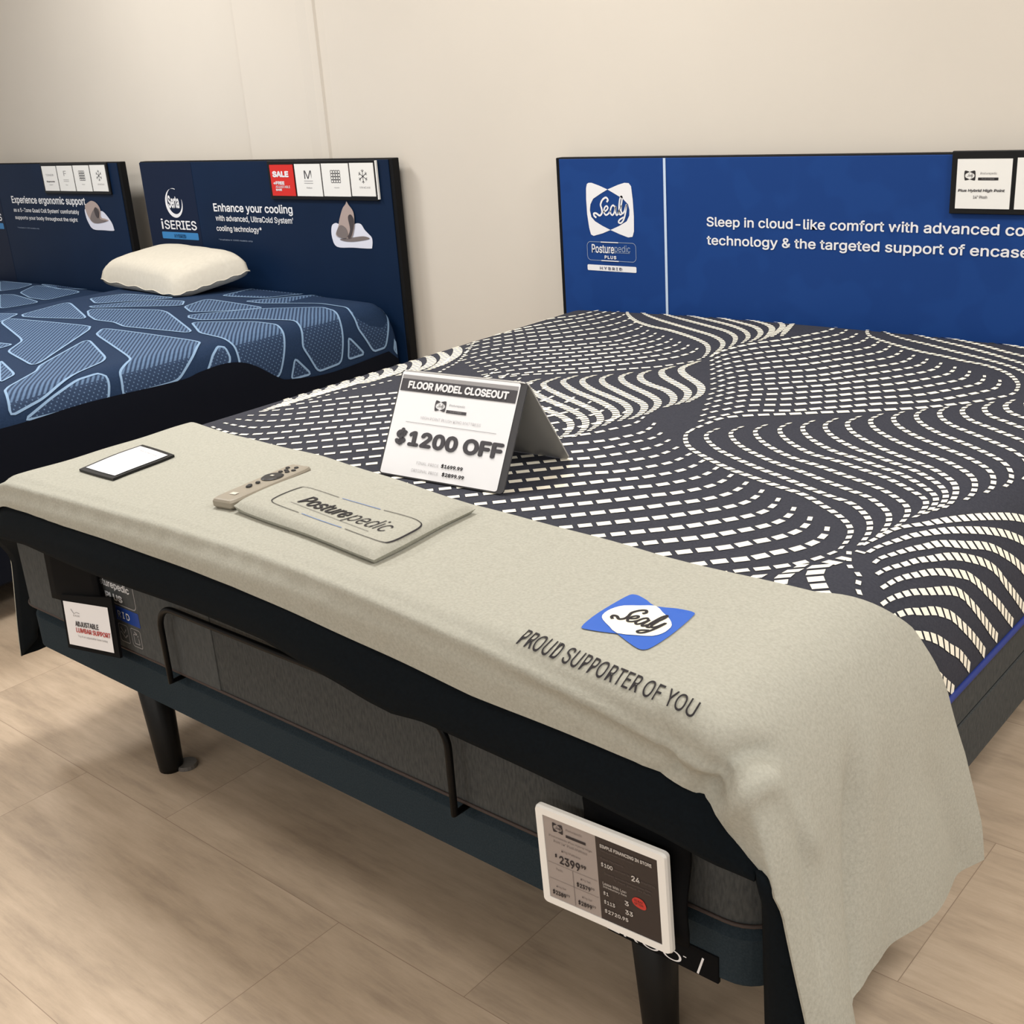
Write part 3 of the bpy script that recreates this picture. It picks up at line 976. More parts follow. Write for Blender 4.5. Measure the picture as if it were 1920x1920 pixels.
def dashes():
    """every woven dash of the wave pattern as a small patch in cloth coordinates"""
    out = []
    for kind, wid, pitch, guides in FAMILIES:
        idx = sorted(guides)
        rs = {}
        for i in idx:
            g = guides[i]
            pts = [(g[k] / 1000.0, g[k + 1] / 1000.0) for k in range(0, len(g), 2)]
            if len(pts) > 2:
                pts = smooth_poly(pts, 5, False)
            rs[i] = resample(pts, 80)[0]
        for i in range(idx[0], idx[-1] + 1):
            lo = max(k for k in idx if k <= i)
            hi = min(k for k in idx if k >= i)
            t = (i - lo) / (hi - lo) if hi > lo else 0
            line = [(a[0] + (b[0] - a[0]) * t, a[1] + (b[1] - a[1]) * t) for a, b in zip(rs[lo], rs[hi])]
            L = resample(line, 10)[1]
            n = max(2, round(L / pitch))
            fine = resample(line, n * 2)[0]
            h0 = L / n
            for k in range(n):
                c = fine[2 * k + 1]
                a, b = fine[2 * k], fine[2 * k + 2]
                tx, ty = b[0] - a[0], b[1] - a[1]
                l = math.hypot(tx, ty) or 1
                tx, ty = tx / l, ty / l
                u_ = (k + .5) / n
                env = math.sin(math.pi * u_) ** .6
                ww = wid * (.28 + .72 * env)
                fill = .74
                px, py = -ty, tx
                if kind == 'S':
                    dx, dy = .69, .724
                    cr = tx * dy - ty * dx
                    sg = 1 if (px * dx + py * dy) >= 0 else -1
                    wt = sstep(.25, .6, abs(cr))
                    px, py = px * (1 - wt) + sg * dx * wt, py * (1 - wt) + sg * dy * wt
                    q = math.hypot(px, py)
                    px, py = px / q, py / q
                    fill = .70 * (.72 + .28 * env)
                elif kind == 'R':
                    fill = .77 * (.55 + .45 * env)
                elif kind == 'D':
                    fill, ww = .45, wid
                elif kind == 'S2':
                    fill = .74
                    ww = wid * (.4 + .6 * min(1, u_ * 2.2))
                    wt = .85 * sstep(.86, .95, c[0])
                    sg = 1 if px >= 0 else -1
                    px, py = px * (1 - wt) + sg * wt, py * (1 - wt)
                    q = math.hypot(px, py)
                    px, py = px / q, py / q
                dot = max(.5, abs(px * -ty + py * tx))
                hw = ww / 2 / dot
                hl = h0 * fill / 2
                if abs(c[0]) > 1.108 or c[1] > 2.015 or c[1] < interp(c[0], BACK) - .05:
                    continue
                out.append([(c[0] - tx * hl - px * hw, c[1] - ty * hl - py * hw), (c[0] + tx * hl - px * hw, c[1] + ty * hl - py * hw),
                            (c[0] + tx * hl + px * hw, c[1] + ty * hl + py * hw), (c[0] - tx * hl + px * hw, c[1] - ty * hl + py * hw)])
    return out

def ring(x0, x1, y0, y1, rr, n=6):
    return round_rect(x0, y0, x1, y1, rr, n)

def slab(mb, x0, x1, y0, y1, z0, z1, rr, key, n=6, edge=.0):
    """upright block with rounded plan corners and softened edges"""
    levels = [(z0, edge), (z0 + edge, 0), (z1 - edge, 0), (z1, edge)] if edge else [(z0, 0), (z1, 0)]
    rings = [ring(x0 + e, x1 - e, y0 + e, y1 - e, max(rr - e, .002), n) for _, e in levels]
    N = len(rings[0])
    vs = [(x, y, z) for (z, _), rg in zip(levels, rings) for x, y in rg]
    fs = [(i * N + k, i * N + (k + 1) % N, (i + 1) * N + (k + 1) % N, (i + 1) * N + k) for i in range(len(rings) - 1) for k in range(N)]
    fs += [tuple(range(N)), tuple(range((len(rings) - 1) * N, len(rings) * N))]
    mb.add(vs, fs, key)

ma = empty('mattress', (0, 1.0, .395), 'charcoal king mattress with a white dashed wave pattern, nearest bed', 'mattress')
mb = MB()
NS, ys = 120, [0, .003, .008, .016, .028, .05] + [.05 + 1.93 * i / 50 for i in range(1, 51)] + [2.002, 2.014, 2.022, 2.027, 2.03]
mb.grid(lambda i, j: king_point(-KING.S + 2 * KING.S * i / NS, ys[j]), NS, len(ys) - 1, 'charcoal')
for q in dashes():
    mb.add([king_point(s, y, .0013) for s, y in q], [(0, 1, 2, 3)], 'cream')
mb.build('quilted_cover', ma, smooth=True, fixn=False)
mb = MB(); slab(mb, -.962, .962, .002, 2.03, .408, .492, .06, 'side', edge=.006)
mb.build('border', ma, smooth=False)
mb = MB(); rg = [(x, y) for x, y in ring(-.966, .966, .03, 2.034, .062, 8)]
for sg in (-1, 1):
    mb.tube([(sg * .967, .06 + 1.95 * k / 12, .492) for k in range(13)], .006, 'piping', 8)
    mb.build('piping', ma, smooth=True)
    mb = MB()
mb = MB()
slab(mb, -.956, .956, -.004, .16, .409, .615, .062, 'side', 8)
mb.build('foot_border', ma)
mb = MB(); mb.box((-.905, -.0065, .412), (-.192, -.003, .66), 'side2')
lp_ = mb
mb = MB(); mb.tube([(x, y, .411) for x, y in ring(-.962, .962, -.006, 2.034, .066, 8)], .0028, 'welt', 6); mb.build('bottom_welt', ma, smooth=True)
mb = lp_
lp = mb.build('label_panel', ma, bevel=.001)
lp['label'] = 'lighter grey printed panel'
pr = Print(flat(-.0065), .0006)
bow_logo(pr, (-.745, .475, -.61, .60), 'whiteprint')
pr.poly(round_rect(-.60, .476, -.440, .508, .002), 'bluebar')
pr.text('H Y B R I D', (-.572, .484, -.474, .499), 'whiteprint', 1, .01)
pr.line(round_rect(-.60, .513, -.443, .575, .012), .0022, 'inkgrey', closed=True)
pr.text('Posturepedic', (-.592, .542, -.458, .562), 'whiteprint', 0, .015)
pr.text('PLUS', (-.553, .519, -.490, .534), 'whiteprint', 0, .04)
for x in (-.525, -.480):
    pr.line(round_rect(x, .428, x + .034, .468, .005), .0016, 'inkgrey', closed=True)
pr.line([(-.518, .460), (-.508, .448), (-.500, .458)], .003, 'inkgrey'); pr.line([(-.520, .450), (-.506, .438), (-.497, .446)], .003, 'inkgrey')
pr.line(round_rect(-.472, .435, -.455, .456, .002), .002, 'inkgrey', closed=True); pr.line([(-.468, .462), (-.460, .458), (-.454, .450)], .003, 'inkgrey')
pr.build('label_print', lp)

# ------------------------------------------------------------------ its adjustable base
ab = empty('bed_base', (0, 1.0, 0), 'slate grey upholstered bed base on black legs under the charcoal king mattress', 'bed base')
mb = MB(); slab(mb, -.958, .958, .0, 2.02, .293, .395, .07, 'base', 8, .014)
mb.build('platform', ab, smooth=False)
mb = MB()
for i, (z, e) in enumerate([(.3945, .0)]):
    rg = ring(-.945, .945, .012, 2.01, .06, 8); rg.append(rg[0])
    mb.tube([(x, y, .399) for x, y in rg], .004, 'lining', 6)
slab(mb, -.94, .94, .018, 2.0, .394, .409, .06, 'sleeve')
mb.build('top_recess', ab)
for lx in (-.665, .70):
    for ly in (.125, 1.88):
        mb = MB()
        mb.tube([(lx - .012, ly, .295), (lx, ly, .012), (lx, ly, 0)], [.041, .029, .028], 'leg', 20)
        mb.build('leg', ab, smooth=True)
mb = MB(); mb.tube([(-.640, .150, .001), (-.640, .150, .010)], [.026, .024], 'glide', 18)
mb.build('floor_glide', ab)
for sg in (-1, 1):
    mb = MB(); mb.box((sg * .9595 - .002, .15, .297), (sg * .9595 + .002, 1.95, .404), 'side')
    mb.build('side_panel', ab)
# mattress retainer bar
def arc(cx, cz, rr, a0, a1, n=8):
    return [(cx + rr * math.cos(math.radians(a0 + (a1 - a0) * k / n)), cz + rr * math.sin(math.radians(a0 + (a1 - a0) * k / n))) for k in range(n + 1)]
xl, xr, zt_, zb_, rc = -.325, .432, .567, .401, .05
path = [(xl + .0, .03, zb_), (xl, -.028, zb_)] + [(x, -.028, z) for x, z in arc(xl + rc, zt_ - rc, rc, 180, 90)] + [(x, -.028, z) for x, z in arc(xr - rc, zt_ - rc, rc, 90, 0)] + [(xr, -.028, zb_), (xr, .03, zb_)]
mb = MB(); mb.tube(path, .0062, 'metal', 10)
mb.build('retainer_bar', ab, smooth=True)
mb = MB(); mb.box((.700, -.0025, .2965), (.884, .004, .341), 'sleeve')
pt = mb.build('logo_patch', ab, bevel=.001)
pr = Print(flat(-.0025), .0006)
pr.text('ERGO', (.700, .300, .826, .3185), 'whiteprint', 0, -.004)
pr.rect(.829, .3155, .834, .3170, 'whiteprint')
pr.line([(.852, .299), (.861, .329)], .0032, 'whiteprint')
pr.build('patch_print', pt)

# ------------------------------------------------------------------ folded throw over the foot of the bed
th = empty('foot_throw', (0, .2, .74), 'oatmeal grey felt throw with black lining draped over the foot of the charcoal mattress', 'bed throw')
S0, S1, NS2, NB = -1.42, 1.50, 240, 64
def throw_grid(i, j, lift=0.0):
    t_ = i / NS2
    s = S0 + (S1 - S0) * t_
    b0, b1 = hem_front(s), interp(s, BACK)
    v = j / NB
    b = b0 + (b1 - b0) * v ** 1.35
    # bottom hem of the hanging flaps
    if s > 1.0:
        s = 1.0 + (s - 1.0) / .50 * (interp(b, HANG) - 1.0)
    if s < -1.0:
        s = -1.0 + (s + 1.0) / .42 * (.40 - .18 * max(0, b - .05))
    return throw_point(s, b, lift)
mb = MB(); mb.grid(lambda i, j: throw_grid(i, j, .004), NS2, NB, 'felt')
mb.build('felt_cover', th, smooth=True)
mb = MB(); mb.grid(lambda i, j: throw_grid(i, j, .0005), NS2, NB, 'lining')
# rim joining cover and lining
edge = [(i, 0) for i in range(NS2 + 1)] + [(NS2, j) for j in range(1, NB + 1)] + [(i, NB) for i in range(NS2 - 1, -1, -1)] + [(0, j) for j in range(NB - 1, 0, -1)]
vs = []
for e in edge:
    vs += [throw_grid(*e, .004), throw_grid(*e, .0005)]
ne = len(edge)
mb.add(vs, [(2 * k, 2 * ((k + 1) % ne), 2 * ((k + 1) % ne) + 1, 2 * k + 1) for k in range(ne)], 'felt')
mb.build('lining', th, smooth=True)
# the black apron below the hem
LOW = [(-.93, .588), (-.77, .602), (-.37, .600), (.035, .603), (.22, .579), (.29, .566), (.34, .560), (.40, .566), (.51, .560), (.70, .554), (.83, .547), (.955, .530)]
def apron(i, j):
    x = -.955 + 1.918 * i / 120
    v = j / 10
    s = x if abs(x) < .86 else (1 if x > 0 else -1) * (.86 + (abs(x) - .86) * 1.15)
    top = throw_point(s, hem_front(s) + .012)
    y = -.026 - .024 * min(1, v * 1.6) - .004 * math.sin(x * 9)
    zt = min(top[2], .70)
    z = zt + (interp(x, LOW) - zt) * v
    yy = top[1] + .008 + (y - top[1] - .008) * min(1, v * 3)
    yy += .030 * sstep(.90, .955, abs(x)) * (1 if x < 0 else .2)
    return (x, yy, z)
mb = MB(); mb.grid(apron, 120, 10, 'lining')
mb.build('apron', th, smooth=True, solid=.004)
for sg in (-1, 1):
    mb = MB()
    def strip(i, j, sg=sg):
        v = i / 20
        if sg > 0:
            s = .965 + (1.47 - .965) * v
            p = throw_point(s, hem_front(s) + .004)
            inn = .955 + .015 * v
            a = j / 4
            return (p[0] + (inn - p[0]) * a, p[1] + .010 * a - .012 * math.sin(math.pi * a), p[2])
        s = -.92 - (1.40 - .92) * v
        p = throw_point(s, hem_front(s) + .002)
        a = j / 4
        return (p[0] + (.085 * (1 - .45 * v)) * a, p[1] + .026 * a, p[2] + .05 * a * sstep(.75, 1, v))
    mb.grid(strip, 20, 4, 'lining')
    mb.build('corner_strip', th, smooth=True, solid=.004)
# sewn patch and embroidery
def on_throw(x, y, lift):
    return throw_point(x, y, .004 + lift)
pr = Print(on_throw, .0016)
bxp = (.620, .058, .740, .192)
def sub_poly(pr, pts, key, lay, m=1):
    pr.poly(pts, key, lay)
ol = smooth_poly([(a, b) for a, b in wing(WING_L[12:] + WING_L[:5] + WING_R[1:12], bxp)], 2)
drape(pr, ol, 'patchblue')
drape(pr, smooth_poly(wing(EYE, bxp), 2), 'patchwhite', .5)
draw_sealy(pr, (.643, .094, .718, .158), 'stitch', 1, 1.0)
pr.build('sewn_patch', th)
pr = Print(on_throw, .0013)
vs, fs = fit('PROUD SUPPORTER OF YOU', .573, 0, .863, 1, .002)
vs = [(q[0], -.0145 - .010 * (q[0] - .573) / .29 + q[1] * (.029 - .008 * (q[0] - .573) / .29), *q[2:]) for q in vs]
pr.shape((vs, fs), 'stitch')
pr.build('embroidered_lettering', th)

# ------------------------------------------------------------------ things on the throw
def plane_at(z):
    return lambda x, y, lift: (x, y, z + lift)

def top_z(x, y):
    return throw_point(x, y, .004)[2]

# white card in a black edge
t = empty('sign_card', (-.68, .17, top_z(-.68, .17)), 'white card with black edge lying on the left end of the throw', 'sign')
cs = [(-.593, .080), (-.623, .249), (-.775, .267), (-.736, .086)]
def bil(c, a, b):
    (x0, y0), (x1, y1), (x2, y2), (x3, y3) = c[3], c[0], c[1], c[2]
    return ((x0 * (1 - a) + x1 * a) * (1 - b) + (x3 * (1 - a) + x2 * a) * b, (y0 * (1 - a) + y1 * a) * (1 - b) + (y3 * (1 - a) + y2 * a) * b)
mb = MB()
def cg(i, j, h):
    x, y = bil(cs, i / 6, j / 6)
    return (x, y, top_z(x, y) + h)
mb.grid(lambda i, j: cg(i, j, .006), 6, 6, 'black'); mb.grid(lambda i, j: cg(i, j, .0008), 6, 6, 'black')
for (i0, j0, i1, j1) in ((0, 0, 6, 0), (6, 0, 6, 6), (6, 6, 0, 6), (0, 6, 0, 0)):
    for k in range(6):
        A = (i0 + (i1 - i0) * k / 6, j0 + (j1 - j0) * k / 6); B = (i0 + (i1 - i0) * (k + 1) / 6, j0 + (j1 - j0) * (k + 1) / 6)
        mb.quad(cg(*A, .006), cg(*B, .006), cg(*B, .0008), cg(*A, .0008), 'black')
mb.build('edge_binding', t)
pr = Print(lambda a, b, l: tuple(Vector(cg(a * 6, b * 6, .006)) + Vector((0, 0, l))), .0008)
vs, fs = [], []
mb2 = pr.mb
mb2.grid(lambda i, j: tuple(Vector(cg((.07 + .86 * i / 5) * 6, (.07 + .86 * j / 5) * 6, .0072))), 5, 5, 'paper')
pr.text('Scan to learn more', (.30, .80, .80, .835), 'inkgrey', 2.2)
pr.build('white_face', t)

# felt pouch
PC = [(.222, .050), (.205, .312), (-.216, .318), (-.190, .085)]
t = empty('pouch', (0, .19, .74), 'flat oatmeal felt pouch with stitched lettering lying on the throw', 'pouch')
def pouch_pt(a, b, top, lift=0.0):
    if not top:
        a, b = .5 + (a - .5) * .972, .5 + (b - .5) * .955
    x, y = bil(PC, a, b)
    ex = 1 - abs(2 * a - 1) ** 14
    ey = 1 - abs(2 * b - 1) ** 10
    base = top_z(x, y)
    if top:
        h = .010 + .015 * max(ex, 0) ** .55 * max(ey, 0) ** .55 + .002 * math.sin(a * 7) * math.sin(b * 5)
        if a < .08:
            h += .004 * (1 - a / .08)
    else:
        h = .0015
    return (x, y, base + h + lift)
mb = MB(); mb.grid(lambda i, j: pouch_pt(i / 60, j / 36, True), 60, 36, 'felt'); mb.grid(lambda i, j: pouch_pt(i / 60, j / 36, False), 60, 36, 'felt')
for k in range(60):
    for b in (0, 1):
        mb.quad(pouch_pt(k / 60, b, True), pouch_pt((k + 1) / 60, b, True), pouch_pt((k + 1) / 60, b, False), pouch_pt(k / 60, b, False), 'felt')
for k in range(36):
    for a in (0, 1):
        mb.quad(pouch_pt(a, k / 36, True), pouch_pt(a, (k + 1) / 36, True), pouch_pt(a, (k + 1) / 36, False), pouch_pt(a, k / 36, False), 'felt' if a else 'lining')
mb.build('body', t, smooth=True)
pr = Print(lambda a, b, l: pouch_pt(.19 + (a - .19) * 1.055, .13 + (b - .215) * .8, True, l), .0012)
rr = round_rect(.19, .22, .93, .70, .07, 6)
def seg(a, b, key):
    pr.line(resample([a, b], 12)[0], .0085, key)
def curve(pts, key, wd=.0085):
    pr.line(smooth_poly(pts, 6, False), wd, key)
curve([(.40, .215), (.27, .22), (.20, .24), (.18, .32), (.185, .60), (.20, .68), (.27, .70), (.42, .70)], 'stitch', .007)
curve([(.44, .70), (.55, .705), (.68, .70)], 'bluestitch')
curve([(.70, .70), (.82, .705), (.90, .70), (.935, .66), (.94, .5), (.935, .30), (.91, .235), (.84, .22), (.70, .22)], 'stitch', .007)
curve([(.42, .215), (.55, .21), (.68, .22)], 'bluestitch')
pr.text('Posture', (.305, .365, .610, .555), 'stitch', 0, .012, .30)
pr.text('pedic', (.615, .315, .86, .555), 'stitch', 0, -.006, .30)
pr.line(resample([(.28, .335), (.80, .305)], 20)[0], .005, 'inkdark')
pr.build('stitched_lettering', t)

# remote control
p0, p1 = Vector((-.225, .083, 0)), Vector((-.258, .305, 0))
ax = (p1 - p0); LR = ax.length; ax.normalize(); sd = Vector((ax.y, -ax.x, 0))
t = empty('remote_control', (p0.x, p0.y, .74), 'taupe remote control with black buttons tucked beside the felt pouch', 'remote control')
def rem(u_, v_, h):
    q = p0 + ax * (u_ * LR) + sd * (v_ * .056)
    return (q.x, q.y, top_z(q.x, q.y) + .001 + h)
mb = MB()
out = round_rect(0, -.5, 1, .5, .22, 6)
out = [(max(0.0, x if x > .5 else x), y) for x, y in [((cx - .0), cy) for cx, cy in round_rect(0, -.5, 1, .5, .12, 6)]]
rings = [(.0, .86), (.005, 1.0), (.014, 1.0), (.018, .92), (.0195, .80)]
N = len(out)
vs = []
for h, k in rings:
    vs += [rem(.5 + (x - .5) * (1 - (1 - k) * .25), y * k, h) for x, y in out]
fs = [(i * N + q, i * N + (q + 1) % N, (i + 1) * N + (q + 1) % N, (i + 1) * N + q) for i in range(len(rings) - 1) for q in range(N)] + [tuple(range(N)), tuple(range((len(rings) - 1) * N, len(rings) * N))]
mb.add(vs, fs, 'remote')
mb.build('body', t, smooth=False)
def button(name, cu, cv, ru, rv, h=.0022):
    mb = MB()
    n_ = 20
    lo = [rem(cu + ru * math.cos(2 * math.pi * k / n_), cv + rv * math.sin(2 * math.pi * k / n_), .0195) for k in range(n_)]
    hi = [rem(cu + .85 * ru * math.cos(2 * math.pi * k / n_), cv + .85 * rv * math.sin(2 * math.pi * k / n_), .0195 + h) for k in range(n_)]
    mb.add(lo + hi, [(k, (k + 1) % n_, n_ + (k + 1) % n_, n_ + k) for k in range(n_)] + [tuple(range(n_, 2 * n_))], 'button')
    return mb.build(name, t)
button('control_pad', .62, .0, .11, .36)
for cu, cv in ((.36, -.06), (.44, .0), (.755, -.12), (.775, .12), (.81, -.05), (.83, .22), (.87, -.2), (.90, .1)):
    button('button', cu, cv, .022, .085)
button('button', .335, -.02, .028, .10)
pr = Print(lambda a, b, l: tuple(Vector(rem(a, b, .0195)) + Vector((0, 0, l))), .0006)
pr.rect(.13, -.14, .18, .14, 'remotelight'); pr.rect(.605, -.07, .635, .07, 'remotelight', 4); pr.rect(.885, -.30, .905, -.18, 'remotelight')
pr.build('button_print', t)

# ------------------------------------------------------------------ tent sign on the mattress
ang = math.radians(5.5)
E1, E2 = Vector((math.cos(ang), math.sin(ang), 0)), Vector((-math.sin(ang), math.cos(ang), 0))
O = Vector((-.137, .398, .7350))
TW, TD, TR, TH = .306, .235, .105, .188
t = empty('tent_sign', (O.x + .15, O.y + .1, O.z), 'tent-shaped price sign reading $1200 OFF standing on the mattress', 'sign')
def tent(a, b, l):
    """a along the width, b up the front face, l out of it"""
    nrm = Vector((0, 0, 1)) * (TR / math.hypot(TR, TH)) - E2 * (TH / math.hypot(TR, TH))
    return tuple(O + E1 * (a * TW) + E2 * (b * TR) + Vector((0, 0, b * TH)) + nrm * l)
def tent_back(a, b, l):
    nrm = Vector((0, 0, 1)) * ((TD - TR) / math.hypot(TD - TR, TH)) + E2 * (TH / math.hypot(TD - TR, TH))
    return tuple(O + E1 * (a * TW) + E2 * (TD - b * (TD - TR)) + Vector((0, 0, b * TH)) + nrm * l)
def panel(fn, name, key, th_):
    mb = MB()
    rr = round_rect(0, 0, 1, 1, .035, 4)
    n_ = len(rr)
    mb.add([fn(a, b, 0) for a, b in rr] + [fn(a, b, -th_) for a, b in rr],
           [tuple(range(n_)), tuple(range(n_, 2 * n_))] + [(k, (k + 1) % n_, n_ + (k + 1) % n_, n_ + k) for k in range(n_)], key)
    return mb.build(name, t)
fp = panel(tent, 'front_panel', 'darkgrey', .003)
panel(tent_back, 'back_panel', 'acrylic', .003)
pr = Print(tent, .0008)
pr.poly(round_rect(.012, .012, .952, .985, .02, 3), 'paper')
pr.rect(.022, .80, .942, .915, 'inkdark', 1)
pr.rect(.022, .918, .942, .952, 'inkgrey', 1)
pr.text('FLOOR MODEL CLOSEOUT', (.085, .825, .885, .898), 'whiteprint', 2, .04)
bow_logo(pr, (.335, .645, .425, .745), 'inkdark', 1)
draw_sealy(pr, (.355, .675, .405, .715), 'inkgrey', 1, 1.2)
pr.text('Posturepedic', (.45, .70, .575, .725), 'inkgrey', 1)
pr.rect(.435, .640, .595, .668, 'inkdark', 1)
pr.text('PLUS HYBRID', (.47, .648, .56, .661), 'inkgrey', 2)
MT['faint'] = mat('faint_grey_ink', (196, 194, 197), 0.5)
pr.text('HIGH POINT PLUSH KING MATTRESS', (.245, .555, .725, .582), 'faint', 1)
pr.rect(.13, .512, .855, .516, 'inkgrey', 1)
pr.text('$1200 OFF', (.075, .275, .935, .455), 'inkdark', 1, .045)
pr.text('FINAL PRICE', (.295, .138, .475, .166), 'faint', 1)
pr.text('$1699.99', (.495, .136, .665, .178), 'inkblack', 1, .03)
pr.text('ORIGINAL PRICE', (.265, .066, .485, .094), 'faint', 1)
pr.text('$2899.99', (.515, .062, .690, .104), 'inkblack', 1, .03)
pr.build('printed_sheet', fp)

# ------------------------------------------------------------------ signs hung on the foot of the bed
t = empty('hanging_sign', (-.64, -.02, .60), 'black hanging sleeve with white card reading ADJUSTABLE LUMBAR SUPPORT', 'sign')
mb = MB()
def sleeve(i, j):
    x = -.762 + .207 * i / 8; v = j / 8
    return (x + .012 * v, -.014 - .010 * v + .0, .625 - .150 * v + (.004 * math.sin(i * .8)))
mb.grid(sleeve, 8, 8, 'sleeve')
mb.build('strap', t, smooth=True, solid=.005)
CR = math.radians(9.4)
C1, C2 = Vector((math.cos(CR), 0, math.sin(CR))), Vector((-math.sin(CR) * .35, -.12, math.cos(CR))).normalized()
CO = Vector((-.684, -.036, .389))
def card(a, b, l):
    return tuple(CO + C1 * (a * .186) + C2 * ((1 - 0) * b * .098) * 1.0 + Vector((.0, -l, 0)))
def card2(a, b, l):
    q = card(a, b, 0)
    # lean: foot of the card stands off the mattress a little more than its head
    return (q[0], -.040 + .008 * b - l, q[2])
mb = MB()
rr = [(-.06, -.10), (1.10, -.10), (1.10, 1.22), (-.06, 1.12)]
mb.add([card2(a, b, 0) for a, b in rr] + [card2(a, b, -.006) for a, b in rr], [(0, 1, 2, 3), (7, 6, 5, 4), (0, 4, 5, 1), (1, 5, 6, 2), (2, 6, 7, 3), (3, 7, 4, 0)], 'sleeve')
hold = mb.build('card_pocket', t)
pr = Print(card2, .0012)
pr.rect(0, 0, 1, 1, 'paper')
pr.line([(.16, .84), (.22, .74), (.28, .78), (.35, .76)], .012, 'inkgrey', .6); pr.text('EASE', (.20, .68, .35, .72), 'inkgrey', .6)
pr.text('ADJUSTABLE', (.22, .46, .74, .58), 'inkdark', .6, .014)
pr.text('LUMBAR SUPPORT', (.22, .32, .98, .43), 'redink', .6, .010)
pr.text('Try it on adjustable base today', (.24, .20, .90, .26), 'inkgrey', .6)
pr.build('white_card', t)

t = empty('price_display', (.74, -.06, .36), 'white framed electronic price tag hanging at the right foot of the bed', 'price tag')
mb = MB()
mb.grid(lambda i, j: (.690 + .170 * i / 6, -.030 + .004 * math.sin(j) - .010 * (j / 8), .535 - .165 * j / 8), 6, 8, 'sleeve')
mb.build('strap', t, smooth=True, solid=.005)
TO = Vector((.6330, -.058, .3555))
def tagp(a, b, l):
    return (TO.x + .2165 * a - .006 * b * 1.0, TO.y - l, TO.z + .0125 * a + .1605 * b - .005 * a * b)
mb = MB()
def bez(out, inn, d):
    n_ = len(out)
    vs = [tagp(a, b, 0) for a, b in out] + [tagp(.5 + (a - .5) * .985, .5 + (b - .5) * .98, d) for a, b in out] + [tagp(a, b, d) for a, b in inn] + [tagp(a, b, d - .002) for a, b in inn] + [tagp(a, b, -.006) for a, b in out]
    fs = []
    for lv, lw in ((4, 0), (0, 1), (1, 2), (2, 3)):
        fs += [(lv * n_ + k, lv * n_ + (k + 1) % n_, lw * n_ + (k + 1) % n_, lw * n_ + k) for k in range(n_)]
    fs.append(tuple(range(4 * n_, 5 * n_)))
    fs.append(tuple(range(3 * n_, 4 * n_)))
    mb.add(vs, fs, 'frame')
bez(round_rect(0, 0, 1, 1, .035, 4), round_rect(.062, .078, .938, .925, .004, 4), .004)
mb.build('frame', t)
pr = Print(tagp, .0007)
pr.lift = .0007
base_l = .0022
pr2 = Print(lambda a, b, l: tagp(.064 + .872 * a, .08 + .843 * b, base_l + l), .0007)
pr2.rect(0, 0, .475, 1, 'screen'); pr2.rect(.475, 0, 1, 1, 'screendark')
bow_logo(pr2, (.085, .845, .180, .955), 'screenink', 1); draw_sealy(pr2, (.105, .875, .162, .925), 'screengrey', 1, 1.2)
pr2.text('Posturepedic', (.21, .905, .355, .935), 'screengrey', 1); pr2.rect(.205, .83, .385, .86, 'screenink', 1)
pr2.text('Posturepedic Plus Hybrid High', (.045, .765, .435, .795), 'screengrey', 1)
pr2.text('Point 14" Plush Mattress', (.085, .715, .39, .745), 'screengrey', 1)
pr2.text('King Mattress', (.15, .62, .325, .655), 'screengrey', 1)
pr2.text('$', (.085, .53, .105, .58), 'screenink', 1, .02); pr2.text('2399', (.125, .475, .315, .575), 'screenink', 1, .016); pr2.text('99', (.325, .525, .37, .57), 'screenink', 1, .02)
pr2.rect(.01, .445, .465, .449, 'screengrey', 1); pr2.rect(.238, .02, .242, .44, 'screengrey', 1); pr2.rect(.01, .245, .465, .249, 'screengrey', 1)
for a, b, s in ((.03, .05, '$2389'), (.27, .27, '$2379'), (.27, .05, '$2899')):
    pr2.text(s, (a, b, a + .125, b + .065), 'screenink', 1, .016); pr2.text('99', (a + .13, b + .035, a + .16, b + .065), 'screenink', 1)
    pr2.text('King Set', (a + .04, b + .10, a + .13, b + .13), 'screengrey', 1)
pr2.text('Twin', (.08, .37, .14, .40), 'screengrey', 1)
pr2.text('SIMPLE FINANCING IN STORE', (.515, .885, .955, .925), 'screenpale', 1, .02); pr2.text('with approved credit today', (.515, .835, .80, .86), 'screendim', 1)
pr2.text('Equal Payments', (.515, .74, .71, .77), 'screendim', 1)
pr2.text('$100', (.515, .655, .615, .715), 'screenpale', 1, .016); pr2.text('per month for', (.63, .66, .76, .69), 'screendim', 1); pr2.text('24', (.775, .635, .845, .70), 'screenpale', 1, .02); pr2.text('months', (.855, .65, .97, .68), 'screendim', 1)
pr2.text('Interest accrues from purchase date', (.54, .57, .93, .60), 'screendim', 1); pr2.text('if not paid in full', (.62, .53, .93, .56), 'screendim', 1)
pr2.text('Lease With Low', (.515, .44, .72, .475), 'screenpale', 1); pr2.text('Introductory Rate', (.515, .40, .72, .43), 'screenpale', 1)
pr2.text('$1', (.515, .315, .56, .365), 'screenpale', 1, .016); pr2.text('3', (.70, .30, .735, .355), 'screenpale', 1, .016)
pr2.text('$113', (.515, .205, .61, .26), 'screenpale', 1, .016); pr2.text('33', (.70, .19, .765, .245), 'screenpale', 1, .016); pr2.text('$2720.95', (.515, .095, .72, .15), 'screenpale', 1, .016)
pr2.poly(smooth_poly([(.765, .40), (.80, .45), (.86, .44), (.885, .37), (.86, .33), (.79, .345)], 4), 'redscreen', 1)
pr2.text('90 DAY', (.785, .40, .86, .425), 'screendark', 2); pr2.text('OPTION', (.785, .365, .86, .39), 'screendark', 2)
pr2.build('screen', t)

